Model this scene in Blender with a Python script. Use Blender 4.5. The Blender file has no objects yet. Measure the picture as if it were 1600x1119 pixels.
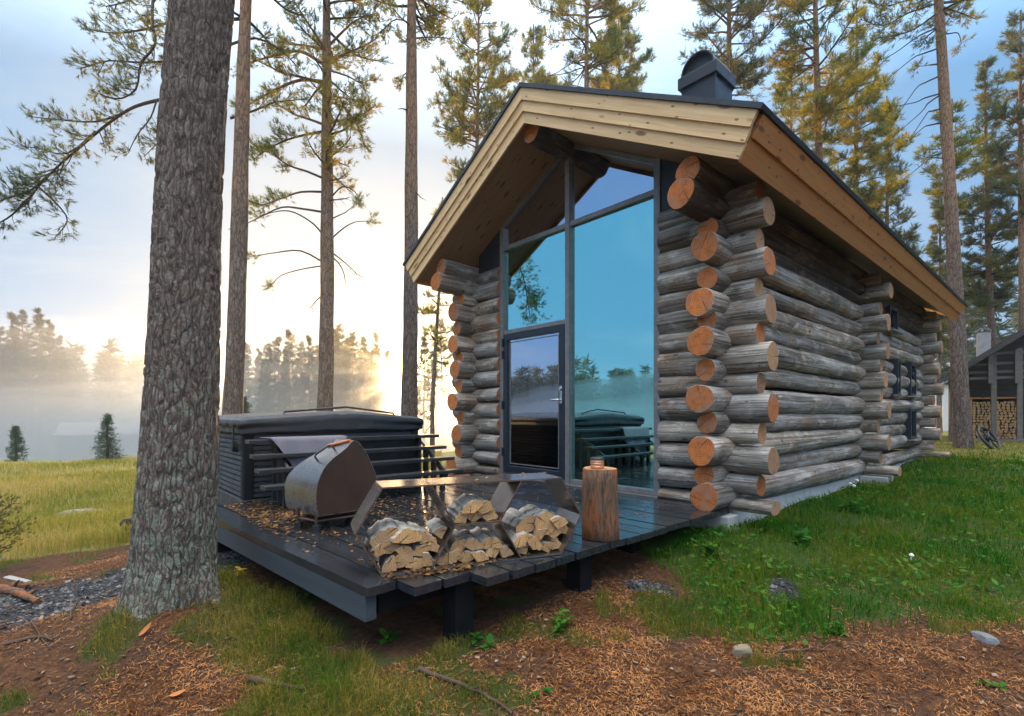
# scene-wide settings
HAZE_D, MIST_D, MIST_G = .0009, .018, .80
SKY_S, SUN_E, EXPO = .07, 5.0, 1.35
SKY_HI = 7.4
SKY_MIX = .97
SKY_BLUE, SKY_PALE = (.95, 2.45, 4.45), (3.6, 4.2, 4.6)
CLOUD_FAR, CLOUD_NEAR = (3.8, 4.4, 4.75), (4.7, 4.5, 4.15)
import bpy, bmesh, math, random
import numpy as np
from mathutils import Vector, Matrix, Euler, noise as mnoise
random.seed(7)
RNG = np.random.default_rng(11)
R = math.radians
scene = bpy.context.scene
COL = scene.collection
CAMZ, F, CX, HY = 0.92, 783.7, 800.0, 647.0
SUN_AZ, SUN_EL = R(-11.0), R(4.6)          # azimuth clockwise from +Y

# ------------------------------------------------------------------ frames
ALPHA = math.atan2(-0.7485, 0.663)
CAB_O = Vector((0.769, 6.62, 0.0))
CAB_M = Matrix.Translation(CAB_O) @ Matrix.Rotation(ALPHA, 4, 'Z')
def cab(x, y, z=0.0): return CAB_M @ Vector((x, y, z))
def to_cab(X, Y):
    dx, dy = X - CAB_O.x, Y - CAB_O.y
    c, s = math.cos(ALPHA), math.sin(ALPHA)
    return dx * c + dy * s, -dx * s + dy * c
def ray(px, py, Y):                        # a point seen at that picture position, Y metres deep
    return Vector(((px - CX) / F * Y, Y, CAMZ - (py - HY) / F * Y))

# ------------------------------------------------------------------ noise (numpy)
def _h(ix, iy, s):
    v = np.sin(ix * 127.1 + iy * 311.7 + s * 74.7) * 43758.5453
    return v - np.floor(v)
def vnoise(x, y, s=0):
    x = np.asarray(x, float); y = np.asarray(y, float)
    ix, iy = np.floor(x), np.floor(y); fx, fy = x - ix, y - iy
    fx = fx * fx * (3 - 2 * fx); fy = fy * fy * (3 - 2 * fy)
    a = _h(ix, iy, s); b = _h(ix + 1, iy, s); c = _h(ix, iy + 1, s); d = _h(ix + 1, iy + 1, s)
    return (a * (1 - fx) + b * fx) * (1 - fy) + (c * (1 - fx) + d * fx) * fy
def fbm(x, y, s=0, o=4):
    t = 0; a = 0.5
    for i in range(o):
        t = t + a * vnoise(np.asarray(x) * 2 ** i, np.asarray(y) * 2 ** i, s + i * 3.1); a *= 0.5
    return t / (1 - 0.5 ** o)
def sstep(a, b, x):
    t = np.clip((np.asarray(x, float) - a) / (b - a), 0, 1); return t * t * (3 - 2 * t)

# ------------------------------------------------------------------ mesh helpers
class MB:
    def __init__(s): s.v = []; s.f = []; s.m = []; s.n = 0; s.sm = []
    def add(s, v, f, m=0, smooth=False):
        s.v.append(np.asarray(v, float).reshape(-1, 3))
        for q in f:
            s.f.append([int(i) + s.n for i in q]); s.m.append(m); s.sm.append(smooth)
        s.n += len(s.v[-1])
    def box(s, c0, c1, m=0):
        (x0, y0, z0), (x1, y1, z1) = c0, c1
        s.add([(x0,y0,z0),(x1,y0,z0),(x1,y1,z0),(x0,y1,z0),(x0,y0,z1),(x1,y0,z1),(x1,y1,z1),(x0,y1,z1)],
              [(0,3,2,1),(4,5,6,7),(0,1,5,4),(1,2,6,5),(2,3,7,6),(3,0,4,7)], m)
    def prism(s, poly, off, m=0, mcap=None):
        """poly: 3D points of one face, off: vector to the opposite face"""
        p = np.asarray([tuple(a) for a in poly], float); n = len(p); q = p + np.asarray(tuple(off), float)
        s.add(np.vstack([p, q]), [[i, (i + 1) % n, n + (i + 1) % n, n + i] for i in range(n)], m)
        mc = m if mcap is None else mcap
        s.add(p, [list(range(n))[::-1]], mc); s.add(q, [list(range(n))], mc)
    def tube(s, pts, rad, sides=8, m=0, cap=True, mcap=None, smooth=True, jit=None):
        pts = [Vector(p) for p in pts]; n = len(pts)
        if not hasattr(rad, '__len__'): rad = [rad] * n
        V = []; up = None
        for i in range(n):
            d = (pts[min(i + 1, n - 1)] - pts[max(i - 1, 0)])
            d = d.normalized() if d.length > 1e-9 else Vector((0, 0, 1))
            if up is None: up = d.orthogonal().normalized()
            up = (up - d * up.dot(d)); up = up.normalized() if up.length > 1e-6 else d.orthogonal().normalized()
            w = d.cross(up)
            for k in range(sides):
                a = 2 * math.pi * k / sides
                r = rad[i] * (1 if jit is None else jit(i, k))
                V.append(pts[i] + (up * math.cos(a) + w * math.sin(a)) * r)
        Fc = [[i * sides + k, i * sides + (k + 1) % sides, (i + 1) * sides + (k + 1) % sides, (i + 1) * sides + k]
              for i in range(n - 1) for k in range(sides)]
        s.add([tuple(a) for a in V], Fc, m, smooth)
        if cap:
            mc = m if mcap is None else mcap
            s.add([tuple(a) for a in V[:sides]], [list(range(sides))[::-1]], mc)
            s.add([tuple(a) for a in V[-sides:]], [list(range(sides))], mc)
    def build(s, name, mats, parent=None, loc=None, rot=None, bevel=0.0):
        me = bpy.data.meshes.new(name)
        v = np.vstack(s.v) if s.v else np.zeros((0, 3))
        me.from_pydata(v.tolist(), [], s.f)
        mats = mats if isinstance(mats, (list, tuple)) else [mats]
        for m in mats: me.materials.append(m)
        if len(mats) > 1: me.polygons.foreach_set('material_index', s.m)
        me.polygons.foreach_set('use_smooth', s.sm)
        me.update()
        o = bpy.data.objects.new(name, me); COL.objects.link(o)
        if parent is not None: o.parent = parent
        if loc is not None: o.location = loc
        if rot is not None: o.rotation_euler = rot
        if bevel:
            md = o.modifiers.new('bevel', 'BEVEL'); md.width = bevel; md.segments = 2; md.limit_method = 'ANGLE'
            md.angle_limit = R(40)
        return o

def np_mesh(name, verts, faces, mat, parent=None, smooth=False, mi=None):
    """fast mesh from arrays; faces (n,3) or (n,4) or a list of such arrays"""
    me = bpy.data.meshes.new(name)
    if not isinstance(faces, list): faces = [faces]
    verts = np.asarray(verts, np.float32)
    me.vertices.add(len(verts)); me.vertices.foreach_set('co', verts.ravel())
    idx = np.concatenate([f.ravel() for f in faces]).astype(np.int32)
    tot = np.concatenate([np.full(len(f), f.shape[1], np.int32) for f in faces])
    st = np.concatenate([[0], np.cumsum(tot)[:-1]]).astype(np.int32)
    me.loops.add(len(idx)); me.loops.foreach_set('vertex_index', idx)
    me.polygons.add(len(tot)); me.polygons.foreach_set('loop_start', st)
    try: me.polygons.foreach_set('loop_total', tot)
    except Exception: pass
    me.polygons.foreach_set('use_smooth', np.full(len(tot), smooth))
    for m in (mat if isinstance(mat, (list, tuple)) else [mat]): me.materials.append(m)
    if mi is not None: me.polygons.foreach_set('material_index', np.asarray(mi, np.int32))
    me.update(calc_edges=True); me.validate()
    o = bpy.data.objects.new(name, me); COL.objects.link(o)
    if parent is not None: o.parent = parent
    return o

def tag(o, label=None, cat=None, group=None, kind=None):
    if label: o['label'] = label
    if cat: o['category'] = cat
    if group: o['group'] = group
    if kind: o['kind'] = kind
    return o
def thing(name, label, cat, loc=(0, 0, 0), rz=0.0, group=None):
    o = bpy.data.objects.new(name, None); COL.objects.link(o)
    o.location = loc; o.rotation_euler = (0, 0, rz); o.empty_display_size = 0.2
    return tag(o, label, cat, group)
def copy_thing(root, loc, rz, label, group=None, scale=None, tilt=None):
    r = root.copy(); COL.objects.link(r); r.location = loc
    r.rotation_euler = (tilt[0] if tilt else 0, tilt[1] if tilt else 0, rz)
    if scale is not None: r.scale = scale if hasattr(scale, '__len__') else (scale,) * 3
    r['label'] = label
    if group: r['group'] = group
    for c in list(root.children):
        d = c.copy(); COL.objects.link(d); d.parent = r
        for g in c.children:
            e = g.copy(); COL.objects.link(e); e.parent = d
    return r

# ------------------------------------------------------------------ node helpers
class NT:
    def __init__(s, name):
        s.mat = bpy.data.materials.new(name); s.mat.use_nodes = True
        s.t = s.mat.node_tree; s.t.nodes.clear()
        s.out = s.n('ShaderNodeOutputMaterial')
    def n(s, typ, **kw):
        nd = s.t.nodes.new(typ)
        for k, v in kw.items(): setattr(nd, k, v)
        return nd
    def l(s, a, b): s.t.links.new(a, b)
    def coord(s, which='Object', scale=(1, 1, 1), rot=(0, 0, 0), randoff=False):
        tc = s.n('ShaderNodeTexCoord'); mp = s.n('ShaderNodeMapping')
        mp.inputs['Scale'].default_value = scale; mp.inputs['Rotation'].default_value = rot
        s.l(tc.outputs[which], mp.inputs['Vector'])
        if randoff:
            oi = s.n('ShaderNodeObjectInfo'); cb = s.n('ShaderNodeCombineXYZ'); mu = s.math('MULTIPLY', oi.outputs['Random'], 57.0)
            for i in range(3): s.l(mu, cb.inputs[i])
            s.l(cb.outputs[0], mp.inputs['Location'])
        return mp.outputs[0]
    def noise(s, vec, scale=5, detail=4, rough=0.55, dist=0.0):
        nd = s.n('ShaderNodeTexNoise'); nd.inputs['Scale'].default_value = scale; nd.inputs['Detail'].default_value = detail
        nd.inputs['Roughness'].default_value = rough; nd.inputs['Distortion'].default_value = dist
        if vec is not None: s.l(vec, nd.inputs['Vector'])
        return nd.outputs['Fac']
    def voro(s, vec, scale=5, feature='F1', out='Distance', rand=1.0):
        nd = s.n('ShaderNodeTexVoronoi'); nd.feature = feature; nd.inputs['Scale'].default_value = scale
        nd.inputs['Randomness'].default_value = rand
        if vec is not None: s.l(vec, nd.inputs['Vector'])
        return nd.outputs[out]
    def wave(s, vec, scale, dist, detail=2, dscale=1.0, typ='BANDS', direction='X'):
        nd = s.n('ShaderNodeTexWave'); nd.wave_type = typ
        if typ == 'BANDS': nd.bands_direction = direction
        else: nd.rings_direction = direction
        nd.inputs['Scale'].default_value = scale; nd.inputs['Distortion'].default_value = dist
        nd.inputs['Detail'].default_value = detail; nd.inputs['Detail Scale'].default_value = dscale
        s.l(vec, nd.inputs['Vector']); return nd.outputs['Fac']
    def ramp(s, fac, stops, interp='LINEAR'):
        nd = s.n('ShaderNodeValToRGB'); cr = nd.color_ramp; cr.interpolation = interp
        while len(cr.elements) < len(stops): cr.elements.new(0.5)
        for e, (p, c) in zip(cr.elements, stops):
            e.position = p
            c = (c, c, c) if not hasattr(c, '__len__') else c
            e.color = (*c[:3], 1)
        s.l(fac, nd.inputs[0]); return nd.outputs[0]
    def mix(s, fac, a, b, mode='MIX'):
        nd = s.n('ShaderNodeMix'); nd.data_type = 'RGBA'; nd.blend_type = mode
        for i, v in ((0, fac), (6, a), (7, b)):
            sock = nd.inputs[i]
            if isinstance(v, (int, float)): sock.default_value = v if i == 0 else (v, v, v, 1)
            elif isinstance(v, tuple): sock.default_value = (*v[:3], 1)
            else: s.l(v, sock)
        return nd.outputs[2]
    def math(s, op, a, b=None, clamp=False):
        nd = s.n('ShaderNodeMath'); nd.operation = op; nd.use_clamp = clamp
        for i, v in enumerate((a, b)):
            if v is None: continue
            if isinstance(v, (int, float)): nd.inputs[i].default_value = v
            else: s.l(v, nd.inputs[i])
        return nd.outputs[0]
    def bump(s, h, strength=0.5, dist=0.01, normal=None):
        nd = s.n('ShaderNodeBump'); nd.inputs['Strength'].default_value = strength; nd.inputs['Distance'].default_value = dist
        s.l(h, nd.inputs['Height'])
        if normal is not None: s.l(normal, nd.inputs['Normal'])
        return nd.outputs[0]
    def pbsdf(s, col, rough=0.6, bump=None, metal=0.0, spec=0.5, coat=0.0):
        b = s.n('ShaderNodeBsdfPrincipled')
        if isinstance(col, tuple): b.inputs['Base Color'].default_value = (*col[:3], 1)
        else: s.l(col, b.inputs['Base Color'])
        if isinstance(rough, (int, float)): b.inputs['Roughness'].default_value = rough
        else: s.l(rough, b.inputs['Roughness'])
        b.inputs['Metallic'].default_value = metal; b.inputs['Specular IOR Level'].default_value = spec
        if coat: b.inputs['Coat Weight'].default_value = coat; b.inputs['Coat Roughness'].default_value = 0.15
        if bump is not None: s.l(bump, b.inputs['Normal'])
        return b
    def done(s, bsdf): s.l(bsdf.outputs[0], s.out.inputs[0]); return s.mat
    def rnd(s): return s.n('ShaderNodeObjectInfo').outputs['Random']
    def island(s): return s.n('ShaderNodeNewGeometry').outputs['Random Per Island']

M = {}
def simple(name, col, rough=0.6, metal=0.0, var=0.15, scale=8.0, bumpd=0.0, spec=0.5, bscale=40):
    t = NT(name); v = t.coord('Object', randoff=True)
    n = t.noise(v, scale, 5)
    c = t.mix(n, tuple(x * (1 - var * 1.6) for x in col), tuple(min(1, x * (1 + var * 1.6)) for x in col))
    b = t.bump(t.noise(v, bscale, 4), 0.6, bumpd) if bumpd else None
    r = t.ramp(t.noise(v, scale * 2.3, 3), [(0.3, max(0, rough - .1)), (0.7, min(1, rough + .1))])
    M[name] = t.done(t.pbsdf(c, r, b, metal, spec)); return M[name]

# weathered log (object x = along the log)
def log_mat(name, dark, mid, light, brown):
    t = NT(name); v = t.coord('Object', (0.55, 5, 5), randoff=True); v2 = t.coord('Object', (0.25, 22, 22), randoff=True)
    v3 = t.coord('Object', (1, 1, 1), randoff=True)
    big = t.noise(v, 1.3, 6, 0.6); fine = t.noise(v2, 3.0, 5, 0.7); pat = t.noise(v3, 2.2, 5, 0.65)
    c = t.ramp(big, [(0.34, dark), (0.5, mid), (0.66, light)])
    c = t.mix(t.ramp(pat, [(0.50, 0.0), (0.62, 0.7)]), c, brown)
    c = t.mix(t.ramp(t.noise(t.coord('Object', (1.1, 2.2, 2.2), randoff=True), 3.1, 6, .7), [(.52, 0.0), (.62, .55)]), c, tuple(min(1, x * 1.3) for x in light))
    c = t.mix(t.ramp(t.noise(v3, 26, 3, .6), [(.64, 0.0), (.70, .7)]), c, tuple(x * .4 for x in dark))
    c = t.mix(t.ramp(fine, [(0.35, 0.55), (0.6, 0.0)]), c, tuple(x * .45 for x in dark))
    # knots
    k = t.voro(t.coord('Object', (2.6, 4.2, 4.2), randoff=True), 1.0, 'F1')
    km = t.ramp(k, [(0.05, 1.0), (0.11, 0.0)])
    c = t.mix(t.math('MULTIPLY', km, 0.8), c, (0.045, 0.03, 0.022))
    # tone of each log
    oi = t.rnd(); c = t.mix(1.0, c, t.ramp(oi, [(0, (0.72, 0.72, 0.75)), (0.5, (1.0, 0.98, 0.97)), (1, (1.25, 1.17, 1.1))]), 'MULTIPLY')
    crack = t.ramp(t.noise(t.coord('Object', (0.16, 14, 14), randoff=True), 1.6, 3, 0.5), [(0.475, 1.0), (0.5, 0.0), (0.525, 1.0)])
    c = t.mix(t.math('MULTIPLY', t.math('SUBTRACT', 1.0, crack), 0.5), c, tuple(x * .3 for x in dark))
    h = t.math('ADD', t.math('MULTIPLY', fine, 0.5), t.math('ADD', t.math('MULTIPLY', crack, .6), t.math('MULTIPLY', big, .6)))
    b = t.bump(h, 0.9, 0.018)
    M[name] = t.done(t.pbsdf(c, 0.8, b, spec=.12))
log_mat('weathered_log', (0.14, 0.112, 0.09), (0.335, 0.295, 0.252), (0.57, 0.515, 0.445), (0.33, 0.205, 0.115))
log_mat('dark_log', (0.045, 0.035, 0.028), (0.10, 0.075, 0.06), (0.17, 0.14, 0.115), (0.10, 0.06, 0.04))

def end_mat(name, a, b_, dark):
    t = NT(name); v = t.coord('Object', (1, 1, 1)); sep = t.n('ShaderNodeSeparateXYZ'); t.l(v, sep.inputs[0])
    y, z = sep.outputs[1], sep.outputs[2]
    nz = t.noise(t.coord('Object', (1, 1, 1), randoff=True), 9, 3)
    rr = t.math('SQRT', t.math('ADD', t.math('MULTIPLY', y, y), t.math('MULTIPLY', z, z)))
    rr = t.math('ADD', rr, t.math('MULTIPLY', nz, 0.03))
    ring = t.math('ADD', t.math('MULTIPLY', t.math('SINE', t.math('MULTIPLY', rr, 360.0)), 0.5), 0.5)
    c = t.mix(ring, a, b_)
    sp = t.noise(t.coord('Object', (1, 1, 1), randoff=True), 16, 5, 0.7)
    c = t.mix(t.ramp(sp, [(0.45, 0.0), (0.75, 0.7)]), c, dark)
    c = t.mix(t.ramp(rr, [(0.0, 0.45), (0.035, 0.0)]), c, dark)
    oi = t.rnd(); c = t.mix(1.0, c, t.ramp(oi, [(0, (0.72, 0.70, 0.72)), (1, (1.2, 1.15, 1.08))]), 'MULTIPLY')
    # a radial drying crack in a direction of its own on each log
    ang = t.math('ARCTAN2', y, z); a0 = t.math('MULTIPLY', t.math('SUBTRACT', oi, 0.5), 6.2)
    da = t.math('ABSOLUTE', t.math('SUBTRACT', ang, t.math('ADD', a0, t.math('MULTIPLY', nz, .35))))
    cr = t.math('MULTIPLY', t.math('LESS_THAN', t.math('MULTIPLY', da, rr), 0.0040), t.math('GREATER_THAN', rr, 0.02))
    star = t.math('ABSOLUTE', t.math('SINE', t.math('ADD', t.math('MULTIPLY', ang, 2.5), t.math('ADD', t.math('MULTIPLY', nz, 2.2), t.math('MULTIPLY', oi, 40)))))
    sc = t.math('MULTIPLY', t.math('MULTIPLY', t.math('LESS_THAN', t.math('MULTIPLY', star, rr), 0.0060), t.math('GREATER_THAN', rr, 0.045)), t.math('GREATER_THAN', t.noise(t.coord('Object', (1, 1, 1), randoff=True), 14, 2), .47))
    c = t.mix(t.math('MULTIPLY', sc, .6), c, tuple(x * .3 for x in dark))
    gs = t.noise(t.coord('Object', (1, 1, 1), randoff=True), 6, 5, .7)
    c = t.mix(t.ramp(gs, [(.47, 0), (.64, .7)]), c, (0.25, 0.175, 0.125))
    c = t.mix(t.math('MULTIPLY', cr, .85), c, (0.03, 0.018, 0.01))
    b = t.bump(t.math('SUBTRACT', t.math('MULTIPLY', ring, .3), t.math('ADD', cr, sc)), 0.6, 0.005)
    M[name] = t.done(t.pbsdf(c, 0.75, b, spec=.12))
end_mat('sawn_end', (0.64, 0.215, 0.065), (0.42, 0.125, 0.036), (0.17, 0.06, 0.026))
end_mat('weathered_end', (0.47, 0.255, 0.125), (0.34, 0.175, 0.085), (0.17, 0.10, 0.06))
end_mat('birch_end', (0.54, 0.32, 0.145), (0.44, 0.25, 0.105), (0.28, 0.13, 0.05))

def board_mat(name, light, dark, knot, rough=0.6, bumpd=0.003, spec=.35, knots=True, tone=.12):
    t = NT(name); v = t.coord('Object', (0.5, 9, 9), randoff=True)
    g = t.noise(v, 2.0, 6, 0.6, 0.6); c = t.mix(t.ramp(g, [(0.3, 0.0), (0.7, 1.0)]), dark, light)
    fg = t.noise(t.coord('Object', (1.2, 60, 60), randoff=True), 2.0, 3)
    c = t.mix(t.ramp(fg, [(0.3, 0.35), (0.6, 0.0)]), c, tuple(x * .55 for x in dark))
    if knots:
        k = t.voro(t.coord('Object', (2.4, 7.5, 7.5), randoff=True), 1.0, 'F1')
        c = t.mix(t.math('MULTIPLY', t.ramp(k, [(0.12, 1.0), (0.20, 0.0)]), .85), c, knot)
        k2 = t.voro(t.coord('Object', (6.5, 14, 14), randoff=True), 1.0, 'F1')
        c = t.mix(t.math('MULTIPLY', t.ramp(k2, [(0.10, 1.0), (0.16, 0.0)]), .8), c, tuple(x * .7 for x in knot))
        c = t.mix(t.ramp(t.noise(t.coord('Object', (1.2, 5, 5), randoff=True), 2.6, 4), [(.55, 0), (.75, .35)]), c, tuple(x * .8 for x in dark))
    oi = t.rnd(); c = t.mix(1.0, c, t.ramp(oi, [(0, 1 - tone), (1, 1 + tone)]), 'MULTIPLY')
    b = t.bump(t.math('ADD', g, fg), 0.5, bumpd)
    M[name] = t.done(t.pbsdf(c, rough, b, spec=spec))
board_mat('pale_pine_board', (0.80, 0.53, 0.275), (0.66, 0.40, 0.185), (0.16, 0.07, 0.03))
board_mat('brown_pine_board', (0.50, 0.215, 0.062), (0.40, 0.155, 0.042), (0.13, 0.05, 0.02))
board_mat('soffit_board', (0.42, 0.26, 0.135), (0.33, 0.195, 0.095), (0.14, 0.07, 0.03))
board_mat('grey_board', (0.30, 0.28, 0.27), (0.19, 0.175, 0.17), (0.07, 0.06, 0.05))
board_mat('porch_wood', (0.17, 0.145, 0.13), (0.11, 0.093, 0.083), (0.05, 0.04, 0.035), knots=False, spec=.1)
board_mat('dark_house_board', (0.085, 0.074, 0.07), (0.055, 0.047, 0.045), (0.02, 0.018, 0.018), knots=False, spec=.08, rough=.85)
board_mat('split_wood', (0.58, 0.38, 0.20), (0.46, 0.28, 0.13), (0.25, 0.11, 0.05), bumpd=.006, knots=False)

# wet black deck boards
t = NT('wet_deck'); v = t.coord('Object', (0.5, 9, 9), randoff=True); g = t.noise(v, 2.5, 6, 0.65, .5)
wv = t.coord('Object', (1, 1, 1), randoff=True); wet = t.noise(wv, 2.3, 5, 0.6)
c = t.mix(g, (0.009, 0.011, 0.014), (0.036, 0.040, 0.046))
c = t.mix(t.ramp(t.noise(t.coord('Object', (.6, 30, 30), randoff=True), 2, 3), [(.35, .5), (.6, 0)]), c, (0.008, 0.009, 0.012))
r = t.ramp(wet, [(0.40, 0.05), (0.56, 0.18), (0.78, 0.45)])
b = t.bump(t.math('ADD', g, t.math('MULTIPLY', wet, .6)), 0.45, 0.004)
M['wet_deck'] = t.done(t.pbsdf(c, r, b, spec=.5))
t = NT('deck_beam'); v = t.coord('Object', (0.5, 9, 9), randoff=True); g = t.noise(v, 2.2, 6, 0.6, .5)
c = t.mix(g, (0.016, 0.022, 0.029), (0.06, 0.075, 0.09))
M['deck_beam'] = t.done(t.pbsdf(c, .55, t.bump(g, .5, .004)))

# metals
simple('black_metal', (0.022, 0.025, 0.032), 0.42, 0.0, .15, 4, .0006)
simple('roof_felt', (0.02, 0.026, 0.036), 0.65, 0.0, .3, 6, .003)
simple('frame_steel', (0.20, 0.185, 0.18), 0.5, 0.35, .3, 14, .0008)
simple('door_paint', (0.016, 0.021, 0.03), 0.4, 0.0, .1, 5)
simple('chrome', (0.7, 0.7, 0.72), 0.16, 1.0, .05, 6)
simple('chimney_metal', (0.013, 0.017, 0.024), 0.42, 0.1, .15, 3, spec=.35)
simple('concrete', (0.33, 0.32, 0.31), 0.85, 0, .25, 5, .006)
simple('tub_panel', (0.0413, 0.0484, 0.055), 0.5, 0, .18, 4, .001, spec=.25)
simple('tub_corner', (0.013, 0.016, 0.019), 0.6, 0, .15, 4, .001, spec=.12)
simple('tub_cover', (0.022, 0.0253, 0.0319), 0.55, 0, .25, 6, .003, bscale=14)
simple('step_wood', (0.022, 0.023, 0.026), 0.42, 0, .35, 8, .002)
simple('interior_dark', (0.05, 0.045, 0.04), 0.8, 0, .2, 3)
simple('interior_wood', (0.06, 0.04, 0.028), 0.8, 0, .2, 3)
simple('grey_paint', (0.16, 0.17, 0.18), 0.6)
simple('pale_wall', (0.62, 0.62, 0.62), 0.8, 0, .08, 3)
simple('stone_grey', (0.20, 0.155, 0.11), 0.85, 0, .3, 9, .008, bscale=18)
simple('stone_blue', (0.11, 0.115, 0.12), 0.8, 0, .3, 9, .008, bscale=18)
simple('mushroom_white', (0.55, 0.52, 0.47), 0.7, 0, .06, 9)
simple('glass_white', (0.8, 0.8, 0.78), 0.3, 0, .03, 9)
simple('copper', (0.62, 0.27, 0.14), 0.32, .6, .2, 12)
simple('shaded_post', (0.009, 0.009, 0.010), 0.9, 0, .3, 9, .001, spec=.08)  # near black: shade under the deck painted into posts and joists
simple('tub_back_shaded', (0.009, 0.010, 0.011), 0.95, 0, .15, 4, spec=0.0)  # tub colour darkened to paint shade on the body and rear panel
simple('iron_black', (0.018, 0.019, 0.021), 0.55, .2, .3, 9, .001)
simple('terracotta', (0.50, 0.16, 0.06), .6, 0, .2, 8)
simple('lake_mud', (0.06, 0.07, 0.06), .6, 0, .2, .05)

def rust_mat(name, a, b_, c_, rlo, rhi, metal):
    t = NT(name); v = t.coord('Object', (1, 1, 1)); n = t.noise(v, 3.5, 6, .65); n2 = t.noise(v, 30, 5, .7)
    c = t.ramp(n, [(.3, a), (.52, b_), (.75, c_)])
    c = t.mix(t.ramp(n2, [(.45, 0.0), (.75, .22)]), c, tuple(x * .6 for x in a))
    st = t.noise(t.coord('Object', (9, 9, .7)), 2.0, 4)
    c = t.mix(t.ramp(st, [(.5, 0.0), (.75, .35)]), c, c_)
    M[name] = t.done(t.pbsdf(c, t.ramp(n, [(.3, rlo), (.7, rhi)]), t.bump(n, .2, .002), metal))
rust_mat('rusty_sheet', (0.035, 0.018, 0.011), (0.055, 0.028, 0.017), (0.08, 0.042, 0.024), .42, .52, .15)
rust_mat('bright_sheet', (0.24, 0.205, 0.19), (0.29, 0.255, 0.24), (0.34, 0.31, 0.30), .22, .34, .8)
rust_mat('rack_steel', (0.20, 0.155, 0.13), (0.27, 0.22, 0.19), (0.36, 0.31, 0.285), .12, .26, .85)

# towel
t = NT('towel_cloth'); v = t.coord('Object', (1, 1, 1)); n = t.noise(v, 60, 4, .7); n2 = t.noise(v, 7, 4)
c = t.mix(n, (0.085, 0.085, 0.105), (0.21, 0.20, 0.235)); c = t.mix(t.ramp(n2, [(.4, 0), (.7, .4)]), c, (0.14, 0.12, 0.14))
M['towel_cloth'] = t.done(t.pbsdf(c, .9, t.bump(n, .8, .004), spec=.1))

# glass: dark room behind a coated pane
def glass_mat(name, refl, trans, base, k):
    t = NT(name); gl = t.n('ShaderNodeBsdfGlossy'); gl.inputs['Color'].default_value = (*refl, 1); gl.inputs['Roughness'].default_value = 0.0
    tr = t.n('ShaderNodeBsdfTransparent'); tr.inputs['Color'].default_value = (*trans, 1)
    lw = t.n('ShaderNodeLayerWeight'); lw.inputs['Blend'].default_value = .5
    f = t.math('ADD', t.math('MULTIPLY', t.math('POWER', lw.outputs['Facing'], 3.0), k), base, True)
    mx = t.n('ShaderNodeMixShader'); t.l(f, mx.inputs[0]); t.l(tr.outputs[0], mx.inputs[1]); t.l(gl.outputs[0], mx.inputs[2])
    M[name] = t.done(mx)
glass_mat('teal_glass', (0.48, 0.95, 0.93), (0.10, 0.22, 0.24), .76, .24)
glass_mat('clear_glass', (0.78, 0.84, 1.0), (0.22, 0.24, 0.26), .66, .34)
glass_mat('side_glass', (0.7, 0.78, 0.9), (0.4, 0.42, 0.45), .25, .5)

# birch bark
t = NT('birch_bark'); v = t.coord('Object', (16, 3, 3), randoff=True); n = t.noise(v, 1.6, 5, .7)
c = t.mix(t.noise(t.coord('Object', (3, 3, 3), randoff=True), 3, 4), (0.36, 0.31, 0.25), (0.64, 0.57, 0.49))
c = t.mix(t.ramp(n, [(.53, 0), (.60, .9)]), c, (0.06, 0.05, 0.045))
pt = t.noise(t.coord('Object', (4, 4, 4), randoff=True), 2.2, 4, .6); c = t.mix(t.ramp(pt, [(.52, 0), (.68, .85)]), c, (0.10, 0.085, 0.06))
M['birch_bark'] = t.done(t.pbsdf(c, .65, t.bump(n, .5, .004), spec=.3))
# chopping block (bark half gone, orange inner wood)
t = NT('stump_bark'); v = t.coord('Object', (2.2, 8, 8)); n = t.noise(v, 1.6, 8, .72, .5); n2 = t.noise(t.coord('Object', (5, 34, 34)), 2, 6, .75)
c = t.ramp(n, [(.40, (0.09, 0.06, 0.042)), (.48, (0.17, 0.095, 0.055)), (.56, (0.26, 0.08, 0.024)), (.66, (0.13, 0.09, 0.062))])
c = t.mix(t.ramp(n2, [(.38, .85), (.52, 0)]), c, (0.04, 0.025, 0.018)); c = t.mix(t.ramp(n2, [(.6, 0), (.75, .5)]), c, (0.36, 0.22, 0.13))
M['stump_bark'] = t.done(t.pbsdf(c, .75, t.bump(t.math('ADD', n, n2), .9, .012), spec=.2))

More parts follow.
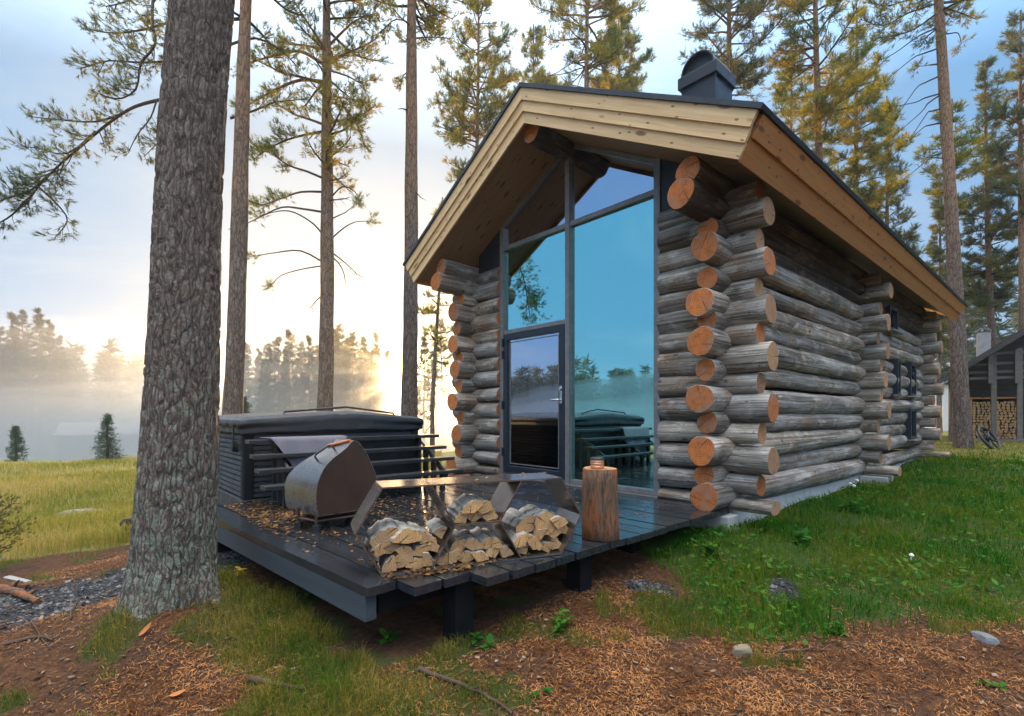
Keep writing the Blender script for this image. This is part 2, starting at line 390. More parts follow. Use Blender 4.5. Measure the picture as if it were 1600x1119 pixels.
# pine bark, near trunk
def bark_mat(name, near, orange):
    t = NT(name); tc = t.coord('Object', (1, 1, 1), randoff=not near)
    w = t.noise(tc, 5.0, 5, .6); w2 = t.noise(t.coord('Object', (1, 1, 1)), 7.0, 4)
    wv = t.n('ShaderNodeVectorMath'); wv.operation = 'MULTIPLY_ADD'
    cb = t.n('ShaderNodeCombineXYZ'); t.l(w, cb.inputs[0]); t.l(w2, cb.inputs[1]); t.l(w, cb.inputs[2])
    t.l(cb.outputs[0], wv.inputs[0]); wv.inputs[1].default_value = (.085, .085, .20); t.l(tc, wv.inputs[2])
    def cells(sc, zs):
        mp = t.n('ShaderNodeMapping'); mp.inputs['Scale'].default_value = (1, 1, zs); t.l(wv.outputs[0], mp.inputs[0])
        return t.voro(mp.outputs[0], sc, 'DISTANCE_TO_EDGE'), t.voro(mp.outputs[0], sc, 'F1', 'Color')
    e, cell = cells(31 if near else 21, .20); e2, cell2 = cells(76 if near else 48, .40)
    fine = t.noise(t.coord('Object', (1, 1, .5)), 46, 5, .75)
    r1 = t.ramp(e, [(.0, 0.0), (.22, .8), (.5, 1.0)]); r2 = t.ramp(e2, [(.0, 0.0), (.3, 1.0)])
    ridge = t.math('MULTIPLY', r1, t.math('ADD', t.math('MULTIPLY', r2, .45), .55))
    tone = t.math('ADD', t.math('MULTIPLY', t.noise(cell, 4, 1), .5), t.math('MULTIPLY', t.noise(cell2, 4, 1), .5))
    c = t.ramp(tone, [(.3, (0.12, 0.088, 0.070)), (.5, (0.20, 0.15, 0.122)), (.7, (0.31, 0.25, 0.215))])
    c = t.mix(t.ramp(fine, [(.35, .6), (.62, 0)]), c, (0.045, 0.034, 0.029))
    c = t.mix(t.ramp(fine, [(.58, 0), (.75, .45)]), c, (0.27, 0.24, 0.225))
    if orange:
        g = t.n('ShaderNodeNewGeometry'); sp = t.n('ShaderNodeSeparateXYZ'); t.l(g.outputs['Position'], sp.inputs[0])
        hz = t.math('ADD', sp.outputs[2], t.math('MULTIPLY', t.math('SUBTRACT', t.noise(tc, 1.5, 4), .5), 5.0))
        oc = t.mix(t.noise(tc, 8, 5), (0.22, 0.125, 0.075), (0.38, 0.225, 0.135))
        c = t.mix(t.ramp(t.math('DIVIDE', hz, 12.0), [(orange[0] / 12, 0.0), (orange[1] / 12, 1.0)]), c, oc)
    c = t.mix(t.ramp(ridge, [(0, .7), (.40, 0)]), c, (0.035, 0.026, 0.022))
    if near:
        sp = t.n('ShaderNodeSeparateXYZ'); t.l(t.coord('Object'), sp.inputs[0])
        low = t.ramp(t.math('DIVIDE', sp.outputs[2], 5.0), [(0, .19), (.10, .125), (.35, .05), (1, 0.0)])
        ln = t.math('ADD', t.noise(tc, 13, 7, .8), low)
        lc = t.mix(t.noise(tc, 30, 3), (0.15, 0.18, 0.13), (0.34, 0.37, 0.31))
        c = t.mix(t.math('MULTIPLY', t.ramp(ln, [(.60, 0), (.68, .8)]), t.ramp(ridge, [(.15, 0), (.6, 1)])), c, lc)
        mo = t.math('ADD', t.noise(tc, 6, 6, .75), low)
        c = t.mix(t.math('MULTIPLY', t.ramp(mo, [(.60, 0), (.75, .5)]), t.ramp(ridge, [(.2, .3), (.7, 1)])), c, (0.085, 0.105, 0.055))
    h = t.math('ADD', ridge, t.math('MULTIPLY', fine, .5))
    M[name] = t.done(t.pbsdf(c, .85, t.bump(h, .85, .013 if near else .012), spec=.08))
bark_mat('old_pine_bark', True, None)
bark_mat('pine_bark', False, (3.5, 7.5))
simple('twig_bark', (0.075, 0.05, 0.04), .85, 0, .3, 6, spec=.08)
simple('orange_limb', (0.26, 0.135, 0.07), .85, 0, .35, 2, spec=.1)

def leaf_mat(name, cols, transl=.45, scale=.9, rough=.55, clump=(.35, .65)):
    t = NT(name); g = t.n('ShaderNodeNewGeometry')
    n = t.noise(g.outputs['Position'], scale, 3); isl = t.island()
    f = t.math('ADD', t.math('MULTIPLY', n, .8), t.math('MULTIPLY', t.math('SUBTRACT', isl, .5), .28))
    c = t.ramp(f, [(clump[0] * .8 + 0.0, cols[0]), ((clump[0] + clump[1]) * .4, cols[1]), (clump[1] * .8, cols[2])])
    d = t.pbsdf(c, rough, spec=.07); tr = t.n('ShaderNodeBsdfTranslucent')
    t.l(t.mix(1.0, c, (1.5, 1.35, .75), 'MULTIPLY'), tr.inputs[0])
    mx = t.n('ShaderNodeMixShader'); mx.inputs[0].default_value = transl
    t.l(d.outputs[0], mx.inputs[1]); t.l(tr.outputs[0], mx.inputs[2]); M[name] = t.done(mx)
leaf_mat('pine_needles', [(0.055, 0.10, 0.04), (0.14, 0.165, 0.035), (0.32, 0.245, 0.025)], .5)
leaf_mat('dark_needles', [(0.045, 0.075, 0.055), (0.075, 0.105, 0.05), (0.17, 0.15, 0.04)], .5)
leaf_mat('spruce_needles', [(0.05, 0.09, 0.075), (0.07, 0.115, 0.09), (0.10, 0.14, 0.10)])
leaf_mat('far_needles', [(0.04, 0.065, 0.05), (0.06, 0.085, 0.055), (0.11, 0.11, 0.05)], .3, .12)
leaf_mat('lush_grass', [(0.018, 0.09, 0.007), (0.045, 0.13, 0.009), (0.13, 0.15, 0.016)], .35, 1.1)
leaf_mat('moss_grass', [(0.045, 0.095, 0.010), (0.105, 0.125, 0.016), (0.24, 0.175, 0.04)], .35, 2.2)
leaf_mat('field_grass_blade', [(0.16, 0.185, 0.03), (0.32, 0.26, 0.055), (0.46, 0.34, 0.15)], .35, .42)
leaf_mat('lawn_grass', [(0.08, 0.12, 0.025), (0.14, 0.14, 0.035), (0.22, 0.17, 0.05)], .35, .5)
leaf_mat('herb_leaf', [(0.02, 0.10, 0.014), (0.04, 0.135, 0.016), (0.085, 0.165, 0.02)], .35, 2.0)
leaf_mat('litter_needle', [(0.07, 0.027, 0.010), (0.21, 0.082, 0.026), (0.38, 0.175, 0.065)], .1, 3.0)
leaf_mat('flake', [(0.03, 0.018, 0.012), (0.10, 0.055, 0.03), (0.26, 0.19, 0.14)], .05, 5.0, .7, (.3, .75))
leaf_mat('birch_leaf', [(0.06, 0.033, 0.02), (0.13, 0.07, 0.032), (0.27, 0.145, 0.05)], .2, 9.0)
leaf_mat('yellow_leaf', [(0.45, 0.32, 0.04), (0.55, 0.38, 0.05), (0.6, 0.42, 0.06)], .4, 9.0)
leaf_mat('orange_leaf', [(0.42, 0.15, 0.05), (0.48, 0.17, 0.06), (0.5, 0.2, 0.07)], .3, 9.0)
leaf_mat('gravel_stone', [(0.025, 0.026, 0.03), (0.06, 0.06, 0.066), (0.15, 0.145, 0.145)], 0.0, 8.0)
# ================================================================== TERRAIN
CTRL = np.array([
 (0,0,-.56),(-2,2.2,-.60),(2,2.2,-.47),(0,2.9,-.42),(-1.2,3.2,-.44),(-2.29,3.36,-.42),(-.2,3.2,-.38),(.5,3.6,-.30),(1.8,4.7,-.17),
 (1.45,2.9,-.42),(5,8,-.17),(3.4,6.4,-.17),(8.9,10.9,-.03),(6.2,8.5,-.16),(7,6,-.22),(3.2,4.4,-.30),(4.6,4.4,-.28),(5,4.2,-.33),(3.2,3.2,-.40),(10,9.9,-.02),
 (13,13,.06),(12,18,.0),(17,20,-.13),(25,22,-.15),(10,30,-.2),(30,5,-.4),(12,2,-.5),(5,0,-.6),(-6,6,-.75),(-5,5,-.68),(-4,4,-.56),(-3.6,3.5,-.55),
 (-2.8,4.9,-.45),(-2.4,5.0,-.40),(-8,9,-.98),(-15,20,-1.42),(-25,26,-1.6),(-5,12,-.95),(-3,9,-.6),(0,14,-.5),(3,20,-.4),(-8,26,-1.5),(-4,20,-1.1),
 (-3,7,-.5),(-1.5,6.5,-.45),(.3,5.5,-.40),(1,8,-.25),(-10,3,-.9),(-20,8,-1.3),(-30,15,-1.7),(0,-8,-.8),(-12,-8,-1.3),(12,-8,-.8),(-30,-10,-1.9),(0,-40,-1.5),(60,40,0),(60,-20,-.5),(30,80,-.3)], float)
def hgt(x, y, micro=True):
    x = np.asarray(x, float); y = np.asarray(y, float); sh = x.shape
    xf, yf = x.ravel(), y.ravel(); out = np.empty_like(xf)
    for a in range(0, len(xf), 40000):
        X, Y = xf[a:a + 40000], yf[a:a + 40000]
        d2 = (X[:, None] - CTRL[None, :, 0]) ** 2 + (Y[:, None] - CTRL[None, :, 1]) ** 2
        w = 1.0 / (d2 + 0.25) ** 1.6
        out[a:a + 40000] = (w * CTRL[None, :, 2]).sum(1) / w.sum(1)
    z = out.reshape(sh)
    rim = 27 + 3.5 * (fbm(x * .12, y * .12, 5) - .5)
    drop = np.maximum(sstep(rim, rim + 14, y) * (1 - sstep(-1, 9, x)), sstep(30, 46, -x))
    z = z - 5.6 * drop
    r = np.hypot(x, y)
    if micro:
        z = z + (fbm(x * 2.3, y * 2.3, 9) - .5) * .07 + (fbm(x * 9, y * 9, 19, 3) - .5) * .025 * (r < 12)
        z = z + (fbm(x * .25, y * .25, 29) - .5) * .35 * sstep(12, 30, r)
        z = z + .16 * np.exp(-((x + 2.29) ** 2 + (y - 3.38) ** 2) / .22)          # root mound of the old pine
        z = z + .5 * np.exp(-((x - 1.45) ** 2 + (y - 2.86) ** 2) / .001) * 0
    return z
def hz(x, y): return float(hgt(np.array([x]), np.array([y]))[0])

def in_plan(x, y):
    """inside the plan of the cabin, deck or tub (cabin frame)"""
    lx, ly = to_cab(x, y)
    cabin = (np.abs(lx) < 2.2) & (ly > -.15) & (ly < 9.3)
    deck = (lx < 2.05) & (lx > -1.45) & (ly > -3.75) & (ly < .2)
    tub = (lx < -1.3) & (lx > -3.45) & (ly > -3.62) & (ly < -1.45)
    return cabin | deck | tub
def m_gravel(x, y):
    ax, ay, bx, by = -4.4, 3.45, -1.9, 5.3
    t_ = np.clip(((x - ax) * (bx - ax) + (y - ay) * (by - ay)) / ((bx - ax) ** 2 + (by - ay) ** 2), -.4, 1.15)
    d = np.hypot(x - ax - t_ * (bx - ax), y - ay - t_ * (by - ay))
    g = 1 - sstep(.32, .62, d + .55 * (fbm(x * 3, y * 3, 41) - .5))
    for cx, cy, r in ((1.96, 3.62, .11), (1.02, 3.68, .15)):
        g = np.maximum(g, 1 - sstep(r * .7, r * 1.3, np.hypot((x - cx) * 1.2, y - cy) + .3 * (fbm(x * 6, y * 6, 43) - .5)))
    return g
def m_lush(x, y):
    n = fbm(x * 1.3, y * 1.3, 51) - .5
    lx, ly = to_cab(x, y)
    a = sstep(3.0, 3.5, y + .9 * n - .06 * x + .25) * sstep(.95, 1.5, x + .8 * n)
    a = a * (1 - sstep(9.0, 12.5, y + 2.5 * n)) * (1 - sstep(3.9, 6.0, lx - .12 * ly + 2.4 * n))
    return a * sstep(-.22, -.02, n + .12 * sstep(2.6, 3.6, ly + 3.6)+.06)
def m_field(x, y):
    n = fbm(x * .8, y * .8, 61) - .5
    return np.maximum(sstep(5.5, 6.2, y + 1.1 * n - .18 * (x + 6) * (x > -6)), sstep(5.6, 6.4, -x + 1.1 * n)) * (1 - sstep(-2.6, -1.2, x))
def m_tuft(x, y):
    n = fbm(x * 2.6, y * 2.6, 71)
    lx, ly = to_cab(x, y)
    near_deck = np.exp(-((ly + 4.10) / .27) ** 2) * (lx > -1.2) * (lx < 2.6) + np.exp(-((lx - 2.45) / .35) ** 2) * (ly > -4.2) * (ly < -2.7)
    base = sstep(.625, .73, n + .30 * np.clip(near_deck, 0, 1) + .03 * (x < -.5))
    return base * (y < 6)
def m_lawn(x, y):
    n = fbm(x * .6, y * .6, 81) - .5
    return sstep(8.5, 11.5, y + 2 * n) * sstep(3, 6, x)

# ground sheet: finer near the camera
def axis(n, span, k, c0):
    t_ = np.linspace(-1, 1, n); return c0 + span * np.sinh(k * t_) / np.sinh(k)
gx, gy = axis(470, 420, 6.6, 0.0), axis(470, 420, 6.6, 4.0)
GX, GY = np.meshgrid(gx, gy, indexing='xy'); GZ = hgt(GX, GY)
lx, ly = to_cab(GX, GY)
GZ = np.where((np.abs(lx) < 2.0) & (ly > .1) & (ly < 9.1), np.minimum(GZ, -.35), GZ)
gv = np.stack([GX.ravel(), GY.ravel(), GZ.ravel()], 1)
n_ = 470; ii = np.arange(n_ - 1)
q = (ii[:, None] * n_ + ii[None, :]).ravel()
gf = np.stack([q, q + 1, q + 1 + n_, q + n_], 1)
t = NT('ground_soil')
def attr(nm):
    a = t.n('ShaderNodeAttribute'); a.attribute_name = nm; return a.outputs['Fac']
P_ = t.n('ShaderNodeNewGeometry').outputs['Position']
nA, nB, nC = t.noise(P_, 3.0, 6, .65), t.noise(P_, 22, 5, .7), t.noise(P_, 70, 4, .7)
soil = t.ramp(nB, [(.3, (0.022, 0.013, 0.008)), (.5, (0.065, 0.031, 0.017)), (.72, (0.14, 0.064, 0.028))])
soil = t.mix(t.ramp(nC, [(.45, 0), (.7, .65)]), soil, (0.15, 0.066, 0.026))
soil = t.mix(t.ramp(nA, [(.45, 0), (.7, .6)]), soil, (0.04, 0.026, 0.02))
def edge(m, w=.5): return t.ramp(t.math('ADD', m, t.math('MULTIPLY', t.math('SUBTRACT', nB, .5), w)), [(.35, 0), (.62, 1)])
c = t.mix(edge(attr('tuft')), soil, t.mix(nB, (0.032, 0.038, 0.012), (0.07, 0.07, 0.02)))
c = t.mix(edge(attr('lush')), c, t.mix(nB, (0.016, 0.042, 0.006), (0.045, 0.075, 0.012)))
c = t.mix(edge(attr('lawn')), c, t.mix(nA, (0.075, 0.105, 0.022), (0.17, 0.13, 0.04)))
c = t.mix(edge(attr('field')), c, t.mix(t.noise(P_, .5, 5, .6), (0.10, 0.12, 0.03), (0.24, 0.19, 0.08)))
c = t.mix(edge(attr('gravel')), c, t.mix(nC, (0.016, 0.016, 0.018), (0.06, 0.06, 0.064)))
b = t.bump(t.math('ADD', nB, t.math('MULTIPLY', nC, .6)), .9, .03)
M['ground_soil'] = t.done(t.pbsdf(c, .9, b, spec=.15))
ground = np_mesh('ground', gv, gf, M['ground_soil'], smooth=True); tag(ground, 'forest floor of brown pine litter, moss and grass round the cabin', 'ground', kind='structure')
for nm, fn in (('tuft', m_tuft), ('lush', m_lush), ('lawn', m_lawn), ('field', m_field), ('gravel', m_gravel)):
    a = ground.data.attributes.new(nm, 'FLOAT', 'POINT'); a.data.foreach_set('value', np.asarray(fn(GX, GY), np.float32).ravel())

# ================================================================== CABIN
cabin = thing('log_cabin', 'grey log cabin with a glass gable and pale pine barge boards', 'cabin', CAB_O, ALPHA)
def log_obj(p0, p1, r0, r1, parent, name='wall_log', mats=None, seed=0, sides=24, bend=.014, squash=1.0, wob=.065):
    p0, p1 = Vector(p0), Vector(p1); L = (p1 - p0).length; rg = random.Random(seed)
    n = max(5, int(L / .11)); mb = MB(); V = []; ph = [rg.uniform(0, 6.28) for _ in range(6)]
    xs = [0, .006] + [L * i / n for i in range(1, n)] + [L - .006, L]
    for i, x in enumerate(xs):
        u = x / L; r = r0 + (r1 - r0) * u
        if i in (0, len(xs) - 1): r *= .955
        by = bend * math.sin(u * 3.1 + ph[0]) * L * .25 if L > 2 else 0; bz = bend * math.cos(u * 2.6 + ph[1]) * L * .2 if L > 2 else 0
        for k in range(sides):
            a = 2 * math.pi * k / sides
            rr = r * (1 + wob * math.sin(2 * a + ph[2] + u * L * .8) * .6 + wob * .5 * math.sin(3 * a + ph[3] - x * 1.7) + wob * .45 * math.sin(x * 5.1 + ph[4] + a))
            rr += .0055 * mnoise.noise((x * 2.4 + seed, math.cos(a) * 2.2, math.sin(a) * 2.2)) + .003 * mnoise.noise((x * 9 + seed, math.cos(a) * 5, math.sin(a) * 5))
            V.append((x, by + rr * math.cos(a), (bz + rr * math.sin(a)) * squash))
    m_ = len(xs)
    mb.add(V, [[i * sides + k, i * sides + (k + 1) % sides, (i + 1) * sides + (k + 1) % sides, (i + 1) * sides + k] for i in range(m_ - 1) for k in range(sides)], 0, True)
    mb.add(V[:sides], [list(range(sides))[::-1]], 1); mb.add(V[-sides:], [list(range(sides))], 1)
    d = (p1 - p0).normalized(); rot = d.to_track_quat('X', 'Z').to_matrix().to_4x4()
    roll = Matrix.Rotation(rg.uniform(0, 6.28), 4, 'X') if squash == 1.0 else Matrix()
    o = mb.build(name, mats or [M['weathered_log'], M['sawn_end']], parent)
    o.matrix_local = Matrix.Translation(p0) @ rot @ roll
    return o
zS = [3.20, 2.957, 2.759, 2.513, 2.242, 2.039, 1.812, 1.590, 1.332, 1.086, .852, .594, .348, .096]
zF = [3.05, 2.84, 2.587, 2.362, 2.126, 1.914, 1.69, 1.459, 1.217, .974, .738, .478, .235]
WG, LG = M['weathered_log'], M['sawn_end']
SIDE = [M['weathered_log'], M['weathered_end']]
rg = random.Random(3)
for sx in (1, -1):
    for k, z in enumerate(zS):
        big = (k % 2 == 1)
        if k == 0: e, rf = .70, .125
        elif k == 1: e, rf = .745, .142
        else: e, rf = (.44, .142) if big else (.325, .108)
        e += rg.uniform(-.03, .03)
        rb = .122 if big else .140
        x = 2.05 * sx + rg.uniform(-.008, .008)
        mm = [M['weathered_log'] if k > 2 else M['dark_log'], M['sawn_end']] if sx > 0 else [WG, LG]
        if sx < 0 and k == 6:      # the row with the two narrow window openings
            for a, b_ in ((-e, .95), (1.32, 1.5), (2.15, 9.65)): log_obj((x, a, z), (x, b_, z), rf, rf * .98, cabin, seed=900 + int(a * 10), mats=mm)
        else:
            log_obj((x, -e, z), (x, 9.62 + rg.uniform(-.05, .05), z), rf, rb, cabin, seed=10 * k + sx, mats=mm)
    for k, z in enumerate(zF):
        big = (k % 2 == 1); r = .138 if big else .108
        e = (.47 if big else .375) + rg.uniform(-.03, .03)
        log_obj((1.375 * sx, 0, z), ((2.05 + e) * sx, 0, z), .128 if big else .118, r, cabin, seed=300 + 10 * k + sx, mats=[WG, M['weathered_end'] if sx > 0 and k % 3 else LG])
    log_obj((1.375 * sx, 0, .035), ((2.05 + .52) * sx, 0, .035), .11, .115, cabin, seed=777 + sx, squash=.62, mats=[WG, M['weathered_end']])
for yy, sd in ((4.65, 1), (9.2, 2)):
    for k, z in enumerate(zF):
        big = (k % 2 == 1); e = (.43 if big else .33) + rg.uniform(-.035, .035)
        log_obj((.2, yy, z), (2.05 + e, yy, z), .12, .132 if big else .105, cabin, seed=500 + 40 * sd + k, mats=SIDE)
    log_obj((.9, yy, .03), (2.62, yy, .03), .11, .125, cabin, seed=600 + sd, squash=.6, mats=SIDE)
log_obj((-2.2, 9.2, 1.5), (.3, 9.2, 1.5), .13, .12, cabin, seed=699)
# foundation
mb = MB(); mb.box((-2.12, -.08, -.75), (2.13, 9.32, -.035)); mb.build('foundation', M['concrete'], cabin, bevel=.01)
mb = MB(); mb.box((1.75, -.30, -.75), (2.26, -.085, -.055)); mb.build('footing_block', M['concrete'], cabin, bevel=.01)
mb = MB(); mb.box((2.135, 4.45, -.6), (2.5, 4.85, -.06)); mb.build('footing_block', M['concrete'], cabin, bevel=.01)
# interior
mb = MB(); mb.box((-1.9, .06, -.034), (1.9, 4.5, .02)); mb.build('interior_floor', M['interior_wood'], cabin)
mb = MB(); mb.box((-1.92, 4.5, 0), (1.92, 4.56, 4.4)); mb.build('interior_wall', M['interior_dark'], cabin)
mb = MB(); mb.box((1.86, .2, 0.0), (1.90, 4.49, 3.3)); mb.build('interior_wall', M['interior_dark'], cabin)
# roof
TH = math.atan(.5507); CT, ST = math.cos(TH), math.sin(TH); LS = 2.77 / CT; ZT = 4.89
def slope_m(side, y=0.0):
    if side > 0: return Matrix.Translation((0, y, ZT)) @ Matrix.Rotation(TH, 4, 'Y')
    return Matrix.Translation((0, y, ZT)) @ Matrix.Rotation(math.pi, 4, 'Z') @ Matrix.Rotation(TH, 4, 'Y')
def slope_part(name, side, d0, d1, s1, y0, y1, mat, s0=None, bevel=0, parent=cabin):
    tn = math.tan(TH); ya, yb = (y0, y1) if side > 0 else (-y1, -y0)
    poly = [(d0 * tn if s0 is None else s0, ya, -d0), (s1, ya, -d0), (s1, ya, -d1), (d1 * tn if s0 is None else s0, ya, -d1)]
    mb = MB(); mb.prism(poly, (0, yb - ya, 0)); o = mb.build(name, mat, parent, bevel=bevel); o.matrix_local = slope_m(side); return o
RY0, RY1 = -.82, 10.08
for sd in (1, -1):
    slope_part('roof_covering', sd, -.012, .032, LS + .05, RY0 - .085, RY1 + .06, M['roof_felt'], bevel=.006)
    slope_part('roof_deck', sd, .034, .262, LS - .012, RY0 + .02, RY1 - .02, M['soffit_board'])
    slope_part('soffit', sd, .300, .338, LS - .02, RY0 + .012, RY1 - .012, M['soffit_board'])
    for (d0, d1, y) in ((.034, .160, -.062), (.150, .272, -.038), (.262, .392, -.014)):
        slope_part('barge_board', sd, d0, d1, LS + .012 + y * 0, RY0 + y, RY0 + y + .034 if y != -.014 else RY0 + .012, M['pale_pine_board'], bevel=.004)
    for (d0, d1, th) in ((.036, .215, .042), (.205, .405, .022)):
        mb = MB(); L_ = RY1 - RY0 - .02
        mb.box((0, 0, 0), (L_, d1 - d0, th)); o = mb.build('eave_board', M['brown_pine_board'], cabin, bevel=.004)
        X = Vector((0, 1, 0)) if sd > 0 else Vector((0, -1, 0)); out = Vector((CT * sd, 0, -ST)); dn = Vector((-ST * sd, 0, -CT))
        # Z = X x Y must be 'out'
        Yv = dn; Zv = X.cross(Yv)
        org = Vector((0, RY0 + .02 if sd > 0 else RY1, ZT)) + out * (LS - .008) + dn * d0
        mt = Matrix((X, Yv, Zv)).transposed().to_4x4(); mt.translation = org; o.matrix_local = mt
        if Zv.dot(out) < 0: o.matrix_local = mt @ Matrix.Translation((0, 0, -th))
# ridge beam and purlin ends
log_obj((0, -.70, 4.365), (0, 9.6, 4.365), .138, .13, cabin, 'ridge_beam', [M['dark_log'], M['sawn_end']], seed=71)
# chimney
mb = MB(); cx0, cy0, hw = .60, 2.5, .275
mb.box((cx0 - hw, cy0 - hw, 4.3), (cx0 + hw, cy0 + hw, 6.02)); ch = mb.build('chimney', M['chimney_metal'], cabin, bevel=.006)
mb = MB(); hw2 = .315
mb.box((cx0 - hw2, cy0 - hw2, 5.985), (cx0 + hw2, cy0 + hw2, 6.16)); mb.build('chimney_collar', M['chimney_metal'], ch, bevel=.006)
mb = MB(); n = 16; rr = .265
arc = [(cx0 + rr * math.cos(math.pi * i / n), cy0 - .30, 6.161 + rr * 1.02 * math.sin(math.pi * i / n)) for i in range(n + 1)]
arci = [(cx0 + (rr - .02) * math.cos(math.pi * i / n), cy0 - .30, 6.161 + (rr - .02) * 1.02 * math.sin(math.pi * i / n)) for i in range(n + 1)]
for i in range(n): mb.prism([arc[i], arc[i + 1], arci[i + 1], arci[i]], (0, .60, 0))
mb.prism([(cx0 + (rr - .021) * math.cos(math.pi * i / n), cy0 - .22, 6.162 + (rr - .021) * 1.02 * math.sin(math.pi * i / n)) for i in range(n + 1)], (0, .02, 0))
mb.build('chimney_hood', M['chimney_metal'], ch)
# glass gable
def under(x): return ZT - .338 / CT - .5507 * abs(x)
mb = MB()
for (xa, xb, pr) in ((-1.372, -1.292, 0), (-.036, .036, .004), (1.297, 1.372, 0)):
    mb.prism([(xa, -.06 - pr, 0.002), (xb, -.06 - pr, 0.002), (xb, -.06 - pr, under(xb) - .01), ((xa + xb) / 2 if abs(xa + xb) < .01 else xb, -.06 - pr, under((xa + xb) / 2) - .012), (xa, -.06 - pr, under(xa) - .01)], (0, .10, 0))
for (xa, xb, za, zb) in ((-1.29, -.038, 3.375, 3.44), (.038, 1.295, 3.375, 3.44), (-1.29, -.038, 2.112, 2.172), (.038, 1.295, .004, .065), (-1.29, -.038, .004, .045)):
    mb.box((xa, -.052, za), (xb, .035, zb))
for s in (1, -1):
    xa, xb = .038 * s, 1.296 * s
    mb.prism([(xa, -.05, under(xa) - .075), (xb, -.05, under(xb) - .075), (xb, -.05, under(xb) - .012), (xa, -.05, under(xa) - .012)], (0, .08, 0))
frame = mb.build('window_frame', M['frame_steel'], cabin, bevel=.003)
def pane(poly, mat, name='window_pane'):
    mb = MB(); mb.prism([(x, -.008, z) for x, z in poly], (0, .012, 0)); return mb.build(name, M[mat], cabin)
pane([(.037, .066), (1.296, .066), (1.296, 3.374), (.037, 3.374)], 'teal_glass')
pane([(-1.291, 2.173), (-.037, 2.173), (-.037, 3.374), (-1.291, 3.374)], 'teal_glass')
pane([(.037, 3.441), (1.296, 3.441), (1.296, under(1.296) - .076), (.037, under(.037) - .076)], 'clear_glass')
pane([(-1.291, 3.441), (-.037, 3.441), (-.037, under(.037) - .076), (-1.291, under(1.291) - .076)], 'clear_glass')
for s in (1, -1):
    mb = MB(); mb.prism([(1.376 * s, -.035, 3.10), (1.92 * s, -.035, 3.10), (1.92 * s, -.035, under(1.92) - .005), (1.376 * s, -.035, under(1.376) - .005)], (0, .07, 0))
    mb.build('gable_panel', M['chimney_metal'], cabin)
mb = MB(); mb.box((-1.375, -.13, -.03), (1.375, -.062, .004)); mb.build('door_sill', M['frame_steel'], cabin)
# door
mb = MB(); xa, xb, za, zb = -1.283, -.046, .052, 2.104
for bx in (((xa, za), (xa + .085, zb)), ((xb - .095, za), (xb, zb)), ((xa + .0855, zb - .085), (xb - .0955, zb)), ((xa + .0855, za), (xb - .0955, za + .10))):
    mb.box((bx[0][0], -.068, bx[0][1]), (bx[1][0], .0, bx[1][1]))
door = mb.build('door', M['door_paint'], cabin, bevel=.004)
mb = MB(); mb.box((xa + .084, -.03, za + .098), (xb - .094, -.018, zb - .084)); mb.build('door_pane', M['clear_glass'], door)
mb = MB(); ta = .012
gx0, gx1, gz0, gz1 = xa + .115, xb - .125, za + .13, zb - .115
for a, b_ in (((gx0, gz0), (gx0 + ta, gz1)), ((gx1 - ta, gz0), (gx1, gz1)), ((gx0 + ta, gz0), (gx1 - ta, gz0 + ta)), ((gx0 + ta, gz1 - ta), (gx1 - ta, gz1))):
    mb.box((a[0], -.038, a[1]), (b_[0], -.0305, b_[1]))
mb.build('glazing_bead', M['frame_steel'], door)
mb = MB(); mb.box((xb - .075, -.078, 1.06), (xb - .03, -.0685, 1.30))
mb.tube([(xb - .052, -.07, 1.11), (xb - .052, -.125, 1.11), (xb - .062, -.13, 1.11), (xb - .20, -.13, 1.105)], .011, 10)
mb.tube([(xb - .052, -.07, 1.25), (xb - .052, -.105, 1.25)], .022, 14); mb.build('door_handle', M['chrome'], door)
for z in (.3, 1.0, 1.75, 1.93):
    mb = MB(); mb.box((xa - .006, -.09, z), (xa + .022, -.069, z + .11)); mb.tube([(xa - .004, -.085, z - .01), (xa - .004, -.085, z + .12)], .011, 8); mb.build('door_hinge', M['iron_black'], door)
# side windows (rear room): three framed windows with glass, sills
for (yc, zc, w, h) in ((6.35, 2.66, .62, .44), (6.75, 1.62, .26, .66), (8.0, 1.62, .52, .66), (8.0, .72, .52, .62)):
    mb = MB(); x0, x1 = 2.06, 2.215; f = .055
    mb.box((x0, yc - w / 2, zc - h / 2), (x1, yc - w / 2 + f, zc + h / 2)); mb.box((x0, yc + w / 2 - f, zc - h / 2), (x1, yc + w / 2, zc + h / 2))
    mb.box((x0, yc - w / 2 + f, zc + h / 2 - f), (x1 - .003, yc + w / 2 - f, zc + h / 2)); mb.box((x0, yc - w / 2 + f, zc - h / 2), (x1 - .003, yc + w / 2 - f, zc - h / 2 + f))
    mb.box((x0, yc - w / 2 + f, zc - h / 2 + f), (x1 - .05, yc + w / 2 - f, zc + h / 2 - f))
    wf = mb.build('side_window', M['black_metal'], cabin)
    mb = MB(); mb.box((x1 - .049, yc - w / 2 + f + .001, zc - h / 2 + f + .001), (x1 - .037, yc + w / 2 - f - .001, zc + h / 2 - f - .001)); mb.build('window_pane', M['side_glass'], wf)
    mb = MB(); mb.box((x1 - .06, yc - w / 2 - .04, zc - h / 2 - .03), (x1 + .07, yc + w / 2 + .04, zc - h / 2 - .004)); mb.build('window_sill', M['grey_board'], wf)

